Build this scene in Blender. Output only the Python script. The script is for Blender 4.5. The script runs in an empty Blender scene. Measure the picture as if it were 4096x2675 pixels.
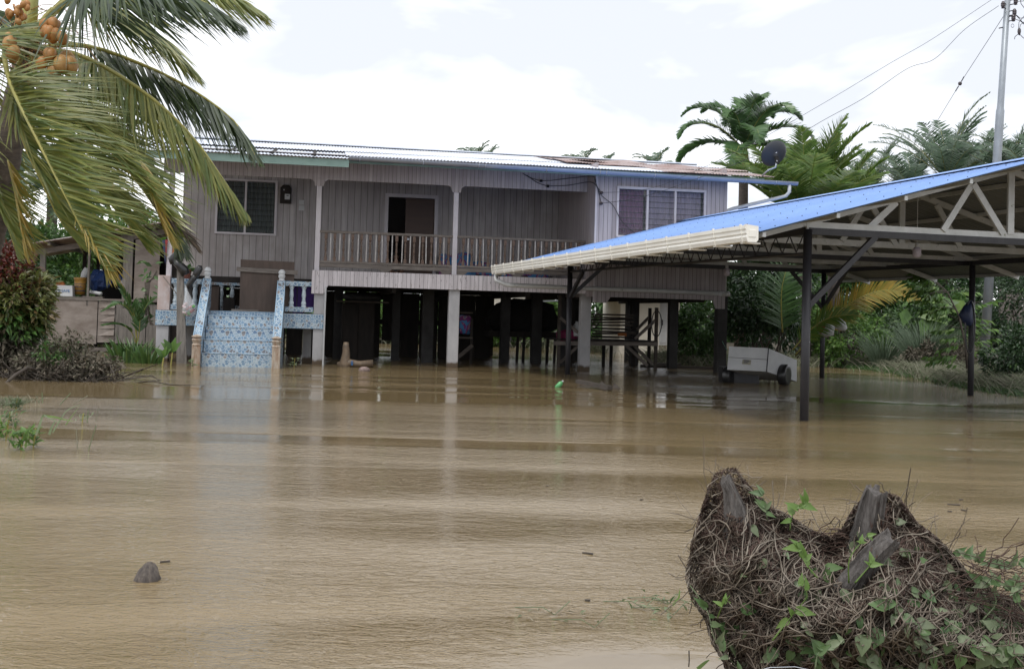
import bpy, math, random
import numpy as np
from mathutils import Matrix, Vector
random.seed(5)
rng = np.random.default_rng(11)
SC = bpy.context.scene
COL = SC.collection
# ---------------------------------------------------------------- camera, world, sun
CW, CH, CF, PIT, ROLL, CYV, CK = 4096.0, 2675.0, 4429.1, .0293, .0282, 1125.6, 1.3
cd = bpy.data.cameras.new('camera'); cam = bpy.data.objects.new('camera', cd); COL.objects.link(cam)
cd.sensor_width = 36; cd.lens = CF / CW * 36; cd.shift_y = (CYV - CH / 2) / CW; cd.clip_end = 2000; cd.clip_start = .05
cam.matrix_world = Matrix.Translation((0, 0, CK)) @ Matrix.Rotation(math.pi / 2 + PIT, 4, 'X') @ Matrix.Rotation(ROLL, 4, 'Z')
SC.camera = cam
SC.view_settings.view_transform = 'Standard'; SC.view_settings.look = 'None'
SC.view_settings.exposure = 0.38; SC.view_settings.gamma = 1
W = bpy.data.worlds.new("World"); SC.world = W; W.use_nodes = True
nt = W.node_tree; nt.nodes.clear()
N = nt.nodes.new; LK = nt.links.new
out = N('ShaderNodeOutputWorld'); bg = N('ShaderNodeBackground'); bg2 = N('ShaderNodeBackground'); mx = N('ShaderNodeMixShader')
sky = N('ShaderNodeTexSky'); sky.sky_type = 'NISHITA'; sky.sun_disc = False
SUN_EL, SUN_AZ = math.radians(62), math.radians(205)   # azimuth clockwise from +Y
sky.sun_elevation = SUN_EL; sky.sun_rotation = SUN_AZ
bg.inputs[1].default_value = .1; LK(sky.outputs[0], bg.inputs[0])
tc = N('ShaderNodeTexCoord'); mp = N('ShaderNodeMapping'); mp.inputs['Scale'].default_value = (1.0, 1.0, 2.6); mp.inputs['Location'].default_value = (.35, .1, .25)
nz = N('ShaderNodeTexNoise'); nz.inputs['Scale'].default_value = 3.4; nz.inputs['Detail'].default_value = 5; nz.inputs['Roughness'].default_value = .5
nz.inputs['Distortion'].default_value = .3
cr = N('ShaderNodeValToRGB'); e = cr.color_ramp.elements
e[0].position = .40; e[0].color = (.505, .525, .57, 1); e[1].position = .64; e[1].color = (1.0, 1.0, 1.0, 1)
LK(tc.outputs['Generated'], mp.inputs[0]); LK(mp.outputs[0], nz.inputs[0]); LK(nz.outputs[0], cr.inputs[0])
LK(cr.outputs[0], bg2.inputs[0]); bg2.inputs[1].default_value = 1.44
mx.inputs[0].default_value = .93; LK(bg.outputs[0], mx.inputs[1]); LK(bg2.outputs[0], mx.inputs[2]); LK(mx.outputs[0], out.inputs[0])
sd = bpy.data.lights.new('sun', 'SUN'); so = bpy.data.objects.new('sun', sd); COL.objects.link(so)
sd.energy = 1.4; sd.angle = math.radians(12); sd.color = (1, .97, .92)
sv = Vector((math.sin(SUN_AZ) * math.cos(SUN_EL), math.cos(SUN_AZ) * math.cos(SUN_EL), math.sin(SUN_EL)))
so.rotation_euler = sv.to_track_quat('Z', 'Y').to_euler()

# ---------------------------------------------------------------- geometry of the place, measured through the lens
def ray(u, v):
    a2 = (u - CW / 2) / CF; b2 = (CYV - v) / CF
    cr_, sr_ = math.cos(ROLL), math.sin(ROLL); c, s = math.cos(PIT), math.sin(PIT)
    a = a2 * cr_ - b2 * sr_; b = a2 * sr_ + b2 * cr_
    return Vector((a, c - b * s, s + b * c))
EYE = Vector((0, 0, CK))
def PD(u, v, D): r = ray(u, v); return EYE + r * (D / r.y)
def PZ(u, v, z=0.): r = ray(u, v); return EYE + r * ((z - CK) / r.z)
HM = Matrix.Translation((-4.4686, 25.6766, 0)) @ Matrix.Rotation(.1678, 4, 'Z')
HMI = HM.inverted()
def HL(u, v, y):
    o = HMI @ EYE; d = (HMI.to_3x3() @ ray(u, v)); return o + d * ((y - o.y) / d.y)
CM = Matrix.Translation((3.9103, 14.6822, 0)) @ Matrix.Rotation(.2618, 4, 'Z')
CMI = CM.inverted()
def gx(u, D, z=0.):                       # ground point seen at column u and distance D
    p = PD(u, 1255, D); return Vector((p.x, D, z))

# ---------------------------------------------------------------- materials
MATS = {}
def newmat(name):
    m = bpy.data.materials.new(name); m.use_nodes = True; MATS[name] = m
    t = m.node_tree; b = t.nodes['Principled BSDF']; return m, t, b
def nd(t, ty, **kw):
    n = t.nodes.new(ty)
    for k, v in kw.items():
        if k in n.inputs: n.inputs[k].default_value = v
        else: setattr(n, k, v)
    return n
def coords(t, scale, kind='Object'):
    c = nd(t, 'ShaderNodeTexCoord'); m = nd(t, 'ShaderNodeMapping', Scale=scale); t.links.new(c.outputs[kind], m.inputs[0]); return m.outputs[0]
def noise(t, vec, scale, detail=4, rough=.6, dist=0):
    n = nd(t, 'ShaderNodeTexNoise', Scale=scale, Detail=detail, Roughness=rough, Distortion=dist); t.links.new(vec, n.inputs[0]); return n.outputs[0]
def ramp(t, fac, stops):
    r = nd(t, 'ShaderNodeValToRGB'); el = r.color_ramp.elements
    while len(el) < len(stops): el.new(.5)
    for e_, (p, c) in zip(el, stops):
        e_.position = p; e_.color = (c, c, c, 1) if isinstance(c, (int, float)) else (*c, 1)
    t.links.new(fac, r.inputs[0]); return r.outputs[0]
def mix(t, fac, a, b, mode='MIX'):
    m = nd(t, 'ShaderNodeMix', data_type='RGBA', blend_type=mode)
    for i, v in ((0, fac), (6, a), (7, b)):
        if isinstance(v, (int, float)): m.inputs[i].default_value = v
        elif isinstance(v, tuple): m.inputs[i].default_value = (*v, 1)
        else: t.links.new(v, m.inputs[i])
    return m.outputs[2]
def math_(t, op, a, b=0.):
    m = nd(t, 'ShaderNodeMath', operation=op)
    for i, v in ((0, a), (1, b)):
        if isinstance(v, (int, float)): m.inputs[i].default_value = v
        else: t.links.new(v, m.inputs[i])
    return m.outputs[0]
def bump(t, b, h, strength=.3, dist=.01):
    n = nd(t, 'ShaderNodeBump', Strength=strength, Distance=dist); t.links.new(h, n.inputs['Height']); t.links.new(n.outputs[0], b.inputs['Normal'])
def pm(name, c1, c2=None, scale=(6, 6, 6), rough=.7, metal=0., bmp=.2, spots=None, det=5):
    m, t, b = newmat(name); c2 = c2 or tuple(x * .6 for x in c1)
    v = coords(t, scale); n = noise(t, v, 1, det, .65)
    c = mix(t, ramp(t, n, [(.32, 0.), (.68, 1.)]), c1, c2)
    if spots:
        n2 = noise(t, v, spots[1], 6, .7); c = mix(t, ramp(t, n2, [(spots[2], 0.), (spots[2] + .08, 1.)]), c, spots[0])
    t.links.new(c, b.inputs['Base Color']); b.inputs['Roughness'].default_value = rough; b.inputs['Metallic'].default_value = metal
    if bmp: bump(t, b, noise(t, v, 3, 5, .7), bmp, .01)
    return m
def tide(m, h=.16, col=(.085, .06, .04)):
    t = m.node_tree; b = t.nodes['Principled BSDF']; l = b.inputs['Base Color'].links[0].from_socket; g = nd(t, 'ShaderNodeTexCoord'); sp = nd(t, 'ShaderNodeSeparateXYZ'); t.links.new(g.outputs['Object'], sp.inputs[0])
    n = noise(t, coords(t, (7, 7, 3)), 1, 4, .6); z = math_(t, 'SUBTRACT', sp.outputs['Z'], math_(t, 'MULTIPLY', n, h)); c = mix(t, ramp(t, math_(t, 'ADD', z, .5), [(.5, 1.), (.5 + h * .35, 0.)]), l, col); t.links.new(c, b.inputs['Base Color'])
def boards(name, c1, c2, axis='X', w=.16, g=.08, fleck=.66, fleckc=(.16, .14, .13), var=.45, dirt=None):
    m, t, b = newmat(name); tcn = nd(t, 'ShaderNodeTexCoord'); sp = nd(t, 'ShaderNodeSeparateXYZ'); t.links.new(tcn.outputs['Object'], sp.inputs[0])
    x = math_(t, 'ADD', sp.outputs[axis], 50.); q = math_(t, 'DIVIDE', x, w); f = math_(t, 'FRACT', q); i = math_(t, 'FLOOR', q)
    wn = nd(t, 'ShaderNodeTexWhiteNoise', noise_dimensions='1D'); t.links.new(i, wn.inputs['W'])
    c = mix(t, math_(t, 'MULTIPLY', wn.outputs[0], var * 2), c1, c2)
    mp1 = nd(t, 'ShaderNodeMapping', Scale=(14, 14, 1.1)); t.links.new(tcn.outputs['Object'], mp1.inputs[0])
    n = noise(t, mp1.outputs[0], 1, 5, .6); c = mix(t, math_(t, 'MULTIPLY', ramp(t, n, [(.35, 0.), (.75, 1.)]), .75), c, tuple(x_ * .62 for x_ in c2))
    mp2 = nd(t, 'ShaderNodeMapping', Scale=(45, 45, 7)); t.links.new(tcn.outputs['Object'], mp2.inputs[0])
    n2 = noise(t, mp2.outputs[0], 1, 5, .7); c = mix(t, ramp(t, n2, [(fleck, 0.), (fleck + .05, 1.)]), c, fleckc)
    if dirt:
        n3 = noise(t, coords(t, (1.2, 1.2, .8)), 1, 4, .6); c = mix(t, math_(t, 'MULTIPLY', ramp(t, n3, [(.45, 0.), (.7, 1.)]), .6), c, dirt)
    gr = math_(t, 'LESS_THAN', f, g); c = mix(t, math_(t, 'MULTIPLY', gr, .8), c, (.035, .03, .03))
    t.links.new(c, b.inputs['Base Color']); b.inputs['Roughness'].default_value = .62
    h = math_(t, 'SUBTRACT', 1., gr); bump(t, b, math_(t, 'ADD', h, math_(t, 'MULTIPLY', n2, .15)), .5, .006)
    return m
def leafmat(name, cols, rough=.42, tr=.22, silt=None, spec=.45):
    m, t, b = newmat(name); g = nd(t, 'ShaderNodeNewGeometry')
    st = [(i / max(1, len(cols) - 1), c) for i, c in enumerate(cols)]
    c = ramp(t, g.outputs['Random Per Island'], st)
    n = noise(t, coords(t, (5, 5, 5)), 1, 5, .65); c = mix(t, math_(t, 'MULTIPLY', ramp(t, n, [(.35, 0.), (.7, 1.)]), .45), c, tuple(x * .5 for x in cols[0]))
    if silt:
        n2 = noise(t, coords(t, (9, 9, 9)), 1.3, 5, .7); c = mix(t, ramp(t, n2, [(silt[1], 0.), (silt[1] + .1, 1.)]), c, silt[0])
    t.links.new(c, b.inputs['Base Color']); b.inputs['Roughness'].default_value = rough; b.inputs['Specular IOR Level'].default_value = spec
    tl = nd(t, 'ShaderNodeBsdfTranslucent'); t.links.new(c, tl.inputs[0]); ms = nd(t, 'ShaderNodeMixShader'); ms.inputs[0].default_value = tr
    o = t.nodes['Material Output']; t.links.new(b.outputs[0], ms.inputs[1]); t.links.new(tl.outputs[0], ms.inputs[2]); t.links.new(ms.outputs[0], o.inputs[0])
    return m

M_wall = boards('lilac_boards', (.47, .44, .44), (.37, .34, .34), 'X', .165, .07, .67, dirt=(.22, .19, .17))
M_wall2 = boards('bedroom_boards', (.45, .41, .43), (.37, .33, .34), 'X', .105, .10, .67, (.13, .11, .10))
M_wally = boards('side_boards', (.42, .375, .385), (.35, .31, .32), 'Y', .10, .10, .68)
M_fasc = boards('fascia_boards', (.47, .43, .44), (.38, .34, .345), 'X', .092, .09, .70, (.14, .12, .11))
M_fasc2 = boards('lower_fascia_boards', (.62, .58, .60), (.52, .48, .50), 'X', .10, .08, .60, (.17, .15, .14))
M_white = pm('white_paint', (.56, .53, .56), (.46, .43, .45), (3, 3, 2), .5, 0, .1, ((.22, .2, .18), 4, .68))
M_conc = pm('painted_concrete', (.43, .42, .43), (.31, .31, .32), (3, 3, 1.5), .8, 0, .2, ((.20, .13, .09), 2.2, .70))
M_pink = pm('peeling_pink_plaster', (.50, .46, .47), (.36, .25, .21), (4, 4, 2.2), .8, 0, .2)
tide(M_conc); M_rack = pm('dark_rack_timber', (.085, .07, .06), (.045, .038, .032), (3, 12, 12), .9, 0, .3); M_darkc = pm('shade_dark_concrete', (.05, .048, .048), (.024, .023, .023), (3, 3, 2), .9)  # undercroft shade put into the concrete colour; rack timber darker than grey timber
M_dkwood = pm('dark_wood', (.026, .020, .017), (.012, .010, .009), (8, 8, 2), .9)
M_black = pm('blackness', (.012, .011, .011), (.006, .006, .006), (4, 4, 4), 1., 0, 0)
M_grwood = pm('grey_timber', (.20, .175, .155), (.10, .085, .075), (3, 16, 16), .85, 0, .4)
M_grwoodz = pm('grey_timber_upright', (.22, .20, .18), (.11, .10, .09), (16, 16, 2), .85, 0, .5, ((.05, .05, .045), 2, .62))
M_bal = pm('worn_brown_varnish', (.105, .052, .032), (.16, .125, .10), (22, 22, 14), .6, 0, .4, ((.05, .035, .03), 2, .60))
M_slat = pm('peeling_white_slat', (.50, .48, .47), (.30, .28, .26), (30, 30, 10), .7)
M_ply = pm('weathered_plywood', (.30, .265, .24), (.15, .12, .10), (1.6, 1.6, 3), .85, 0, .2, ((.13, .095, .07), 2.5, .62))
M_ply2 = pm('brown_plywood', (.095, .068, .055), (.062, .045, .037), (9, 9, 1.2), .8, 0, .15)
M_door = pm('brown_door', (.06, .028, .016), (.045, .02, .012), (1, 1, 9), .5, 0, .05)
M_green = pm('pale_green_paint', (.24, .35, .31), (.17, .26, .23), (3, 3, 6), .6, 0, .1, ((.10, .11, .10), 3, .68))
M_zinc = pm('zinc_roof', (.66, .70, .78), (.56, .60, .68), (1.2, 3, 3), .5, .1, .05, ((.40, .37, .38), 3, .74))
M_rust = pm('rusty_roof', (.25, .14, .12), (.42, .38, .38), (1.0, .8, 2), .6, .15, .1, ((.13, .07, .055), 3, .52))
M_galv = pm('galvanised', (.50, .52, .56), (.40, .42, .46), (2, 2, 2), .28, .75, .03)
M_gutb = pm('blue_grey_gutter', (.33, .36, .42), (.26, .29, .36), (2, 2, 2), .22, .55, .03)
M_pvc = pm('cream_plastic', (.80, .79, .74), (.72, .70, .64), (2, 2, 2), .38, 0, .03, ((.36, .30, .22), 2.5, .66))
M_pvcg = pm('grey_pipe', (.56, .57, .58), (.46, .47, .47), (3, 3, 3), .45, 0, .03, ((.12, .13, .09), 3, .62))
M_iron = pm('black_iron', (.012, .012, .016), (.028, .027, .032), (6, 6, 2), .45, 0, .1, ((.14, .14, .15), 2.5, .72))
M_truss = pm('trough_steel', (.52, .53, .53), (.38, .39, .38), (3, 3, 3), .5, .3, .15, ((.16, .17, .13), 3, .62))
M_under = pm('roof_underside', (.15, .165, .17), (.11, .12, .125), (2, 2, 2), .6, .1, .05)
M_pole = pm('galvanised_pole', (.33, .36, .39), (.25, .275, .30), (9, 9, 3), .45, .4, .05)
M_wire = pm('wire_black', (.03, .03, .035), None, (2, 2, 2), .6, 0, 0)
M_insul = pm('brown_porcelain', (.06, .045, .05), None, (2, 2, 2), .25, 0, 0)
M_dish = pm('dark_dish', (.045, .048, .055), (.035, .037, .042), (3, 3, 3), .5, .1, 0)
M_glass = newmat('louvre_glass')[0]; _b = M_glass.node_tree.nodes['Principled BSDF']; _b.inputs['Base Color'].default_value = (.3, .33, .33, 1)
_b.inputs['Roughness'].default_value = .08; _b.inputs['Alpha'].default_value = .10
M_curt = pm('mauve_curtain', (.24, .13, .22), (.16, .07, .14), (7, 7, .5), .9, 0, .2)
M_curt2 = pm('pale_lilac_curtain', (.42, .37, .45), (.28, .24, .32), (9, 9, .5), .9, 0, .2)
M_curtg = pm('grey_green_curtain', (.05, .066, .062), (.02, .026, .026), (9, 9, .5), .9, 0, .2)
M_blue = pm('blue_tarp', (.02, .05, .16), (.012, .03, .10), (5, 5, 5), .45, 0, .3)
M_purple = pm('purple_fabric', (.065, .02, .19), (.035, .01, .11), (5, 5, 5), .7, 0, .2)
M_foam = pm('foam_white', (.50, .51, .52), (.43, .44, .45), (6, 6, 6), .7, 0, .1)
M_pail = pm('mustard_plastic', (.34, .19, .035), (.27, .14, .025), (5, 5, 5), .45, 0, .03)
M_navy = pm('navy_print', (.02, .035, .10), None, (3, 3, 3), .5, 0, 0)
M_ink = pm('blue_print', (.03, .16, .42), None, (3, 3, 3), .5, 0, 0)
M_rubber = pm('black_rubber', (.012, .012, .014), (.03, .03, .03), (8, 8, 8), .3, 0, .1)
M_terra = pm('terracotta', (.22, .07, .045), None, (5, 5, 5), .7)
M_trail = pm('white_panel', (.58, .59, .60), (.50, .51, .52), (4, 4, 4), .5, 0, .05, ((.24, .18, .12), 3, .68))
M_bark = pm('palm_bark', (.15, .12, .10), (.07, .058, .05), (6, 6, 22), .9, 0, .8)
M_barkd = pm('bush_bark', (.09, .075, .06), (.05, .04, .034), (9, 9, 9), .9)
M_rock = pm('pinkish_stone', (.26, .19, .17), (.12, .09, .085), (9, 9, 9), .8, 0, .6)
M_log = pm('wet_log', (.17, .12, .075), (.06, .045, .035), (7, 7, 7), .6, 0, .7)
M_stump = pm('grey_rotten_wood', (.17, .155, .145), (.055, .048, .044), (70, 70, 9), .9, 0, 1., ((.10, .045, .028), .5, .60))
M_husk = pm('coconut_husk', (.15, .125, .105), (.05, .043, .04), (60, 60, 10), .85, 0, .9)
M_petiole = pm('yellow_petiole', (.34, .30, .07), (.20, .20, .05), (4, 4, 4), .45, 0, .1)
M_nut = pm('orange_coconut', (.38, .15, .03), (.24, .13, .035), (7, 7, 7), .5, 0, .1, ((.12, .06, .03), 3, .70))
M_nuty = pm('yellow_coconut', (.36, .20, .055), (.26, .13, .04), (7, 7, 7), .5, 0, .1, ((.10, .06, .03), 3, .66))
M_skin = pm('skin', (.16, .085, .055), None, (5, 5, 5), .6, 0, 0)
M_shirt = pm('dark_shirt', (.02, .025, .028), None, (5, 5, 5), .9, 0, 0)
M_red = pm('red_plastic', (.35, .03, .03), None, (5, 5, 5), .4, 0, 0)
M_orange = pm('orange_cloth', (.40, .13, .03), None, (5, 5, 5), .8, 0, .2)
M_bulb = pm('frosted_bulb', (.55, .50, .58), None, (5, 5, 5), .3, 0, 0)
M_plast = newmat('clear_bag')[0]; _b = M_plast.node_tree.nodes['Principled BSDF']; _b.inputs['Base Color'].default_value = (.8, .82, .85, 1)
_b.inputs['Roughness'].default_value = .3; _b.inputs['Alpha'].default_value = .25
M_can = pm('tin_can', (.55, .56, .58), (.45, .2, .2), (25, 25, 25), .3, .6, 0)
M_cang = pm('green_can', (.15, .40, .12), None, (25, 25, 25), .35, .2, 0)
M_cream = pm('cream_wall', (.60, .57, .50), (.52, .49, .42), (2, 2, 2), .8, 0, .05)
M_dirt = pm('silty_earth', (.07, .058, .040), (.045, .038, .028), (2, 2, 2), .95, 0, .4)
M_green_glass = pm('green_plastic_bottle', (.12, .42, .16), None, (5, 5, 5), .25, 0, 0)
# carport blue
M_blueroof = pm('blue_roof', (.20, .335, .66), (.17, .295, .60), (.9, .9, .9), .5, .05, .02, ((.26, .35, .55), 3, .70))
# quilt on the veranda
m, t, b = newmat('checked_cloth'); v = coords(t, (5, 5, 5)); n = noise(t, v, 1, 1, .5, .8)
t.links.new(ramp(t, n, [(.38, (.05, .17, .36)), (.47, (.16, .03, .14)), (.55, (.28, .17, .22)), (.62, (.06, .18, .36))]), b.inputs['Base Color']); b.inputs['Roughness'].default_value = .9; M_quilt = m
for r_ in t.nodes:
    if r_.type == 'VALTORGB': r_.color_ramp.interpolation = 'CONSTANT'
# pebble mosaic tiles
m, t, b = newmat('pebble_tiles'); tcn = nd(t, 'ShaderNodeTexCoord'); sp = nd(t, 'ShaderNodeSeparateXYZ'); t.links.new(tcn.outputs['Object'], sp.inputs[0])
tw, th = .345, .30
xx = math_(t, 'MODULO', math_(t, 'ADD', math_(t, 'ADD', sp.outputs['X'], 50.), math_(t, 'MULTIPLY', sp.outputs['Y'], .13)), tw); zz = math_(t, 'MODULO', math_(t, 'ADD', sp.outputs['Z'], 20.01), th)
cb = nd(t, 'ShaderNodeCombineXYZ'); t.links.new(xx, cb.inputs[0]); t.links.new(zz, cb.inputs[2]); t.links.new(math_(t, 'MULTIPLY', sp.outputs['Y'], .4), cb.inputs[1])
v1 = nd(t, 'ShaderNodeTexVoronoi', feature='DISTANCE_TO_EDGE', Scale=15.); v2 = nd(t, 'ShaderNodeTexVoronoi', feature='F1', Scale=15.)
t.links.new(cb.outputs[0], v1.inputs[0]); t.links.new(cb.outputs[0], v2.inputs[0])
sc_ = nd(t, 'ShaderNodeSeparateColor'); t.links.new(v2.outputs['Color'], sc_.inputs[0])
rp = nd(t, 'ShaderNodeValToRGB'); rp.color_ramp.interpolation = 'CONSTANT'; el = rp.color_ramp.elements
while len(el) < 6: el.new(.5)
for e_, (p_, c_) in zip(el, [(0, (.155, .245, .35)), (.30, (.21, .315, .43)), (.52, (.31, .385, .44)), (.66, (.18, .175, .185)), (.78, (.25, .22, .21)), (.88, (.125, .195, .30))]): e_.position = p_; e_.color = (*c_, 1)
t.links.new(sc_.outputs[0], rp.inputs[0])
c = mix(t, ramp(t, v1.outputs['Distance'], [(.06, 1.), (.11, 0.)]), rp.outputs[0], (.42, .495, .55))
jo = math_(t, 'MAXIMUM', math_(t, 'LESS_THAN', xx, .006), math_(t, 'LESS_THAN', zz, .004)); c = mix(t, jo, c, (.28, .36, .42))
t.links.new(c, b.inputs['Base Color']); b.inputs['Roughness'].default_value = .25; M_tile = m
M_trim = pm('blue_trim', (.28, .44, .60), (.40, .52, .62), (40, 40, 40), .3, 0, 0)
M_balw = pm('pale_blue_baluster', (.55, .62, .67), (.42, .50, .56), (6, 6, 6), .5, 0, .1)
M_newel = pm('stained_newel', (.46, .42, .36), (.22, .13, .075), (16, 16, 3), .7, 0, .4, ((.07, .06, .045), 1.3, .62))
M_finial = pm('white_finial', (.60, .62, .63), (.48, .49, .50), (6, 6, 22), .6, 0, .2)
# foliage
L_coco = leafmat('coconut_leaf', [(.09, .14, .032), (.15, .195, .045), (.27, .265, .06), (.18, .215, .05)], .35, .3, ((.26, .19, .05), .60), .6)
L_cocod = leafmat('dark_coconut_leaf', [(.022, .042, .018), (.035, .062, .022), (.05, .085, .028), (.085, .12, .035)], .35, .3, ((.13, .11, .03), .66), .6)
L_cocoy = leafmat('yellowing_leaf', [(.34, .25, .035), (.24, .22, .04), (.40, .26, .04), (.17, .19, .04)], .4, .3, ((.25, .12, .03), .62))
L_dead = leafmat('dead_leaf', [(.07, .05, .035), (.04, .03, .025), (.11, .08, .05)], .8, .1)
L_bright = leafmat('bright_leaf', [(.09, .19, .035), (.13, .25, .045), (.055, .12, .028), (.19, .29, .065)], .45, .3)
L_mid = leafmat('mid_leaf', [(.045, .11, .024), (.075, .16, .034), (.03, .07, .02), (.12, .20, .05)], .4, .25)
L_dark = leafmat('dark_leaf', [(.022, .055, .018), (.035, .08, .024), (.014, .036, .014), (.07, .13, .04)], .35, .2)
L_palm = leafmat('palm_green', [(.065, .145, .045), (.095, .185, .055), (.045, .105, .035)], .35, .25, None, .6)
L_palmy = leafmat('lime_palm', [(.08, .17, .03), (.13, .22, .04), (.19, .25, .05)], .4, .35)
L_oil = leafmat('oil_palm_green', [(.065, .12, .065), (.095, .155, .085), (.045, .085, .05)], .35, .2, None, .6)
L_silt = leafmat('silted_leaf', [(.12, .10, .075), (.17, .145, .11), (.07, .065, .045), (.10, .10, .06)], .8, .1)
L_silt2 = leafmat('silted_grass', [(.20, .19, .14), (.11, .15, .07), (.28, .26, .20), (.08, .11, .045)], .8, .15)
L_red = leafmat('red_croton', [(.11, .014, .012), (.06, .012, .010), (.17, .04, .02), (.06, .07, .02)], .35, .25)
L_crot = leafmat('lime_croton', [(.10, .12, .03), (.18, .19, .06), (.06, .09, .025), (.20, .13, .06)], .35, .25)
L_lemon = leafmat('lemongrass', [(.10, .15, .09), (.15, .20, .13), (.07, .11, .06)], .5, .25)
L_vine = leafmat('vine_leaf', [(.12, .20, .07), (.08, .15, .055), (.24, .29, .17), (.17, .20, .12)], .45, .3, ((.27, .25, .20), .58))
L_lime = leafmat('fresh_shoot', [(.13, .23, .05), (.19, .29, .08)], .45, .35)
T_brown = leafmat('dry_vine', [(.145, .115, .088), (.22, .185, .145), (.065, .048, .036), (.31, .27, .22), (.095, .07, .052)], .85, .0)
T_red = leafmat('rust_vine', [(.085, .048, .036), (.055, .03, .023), (.14, .10, .075), (.045, .03, .025)], .85, .0)

# ---------------------------------------------------------------- building helpers
ROOT = {}
def tag(o, label=None, cat=None, group=None, kind=None):
    if label: o['label'] = label
    if cat: o['category'] = cat
    if group: o['group'] = group
    if kind: o['kind'] = kind
    return o
def T(name, label, cat, loc=(0, 0, 0), rz=0., group=None, M=None):
    o = bpy.data.objects.new(name, None); COL.objects.link(o); o.empty_display_size = .1
    M = M or (Matrix.Translation(loc) @ Matrix.Rotation(rz, 4, 'Z')); o.matrix_world = M; ROOT[o.name] = M.inverted()
    return tag(o, label, cat, group)
def mesh_np(name, V, Fs):
    me = bpy.data.meshes.new(name); V = np.asarray(V, dtype=np.float32)
    me.vertices.add(len(V)); me.vertices.foreach_set('co', V.ravel())
    Fs = [np.asarray(f, dtype=np.int32) for f in Fs if len(f)]
    tot = np.concatenate([np.full(len(f), f.shape[1], dtype=np.int32) for f in Fs]); idx = np.concatenate([f.ravel() for f in Fs])
    st = np.concatenate([[0], np.cumsum(tot)[:-1]]).astype(np.int32)
    me.loops.add(len(idx)); me.loops.foreach_set('vertex_index', idx); me.polygons.add(len(tot)); me.polygons.foreach_set('loop_start', st)
    me.update(calc_edges=True); me.validate(); return me
def link(name, me, mat, parent=None, smooth=False):
    o = bpy.data.objects.new(name, me); COL.objects.link(o); me.materials.append(mat)
    if parent: o.parent = parent
    if smooth: me.polygons.foreach_set('use_smooth', np.ones(len(me.polygons), dtype=bool)); me.update()
    return o
def rootinv(p):
    while p.parent: p = p.parent
    return ROOT.get(p.name)
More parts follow.
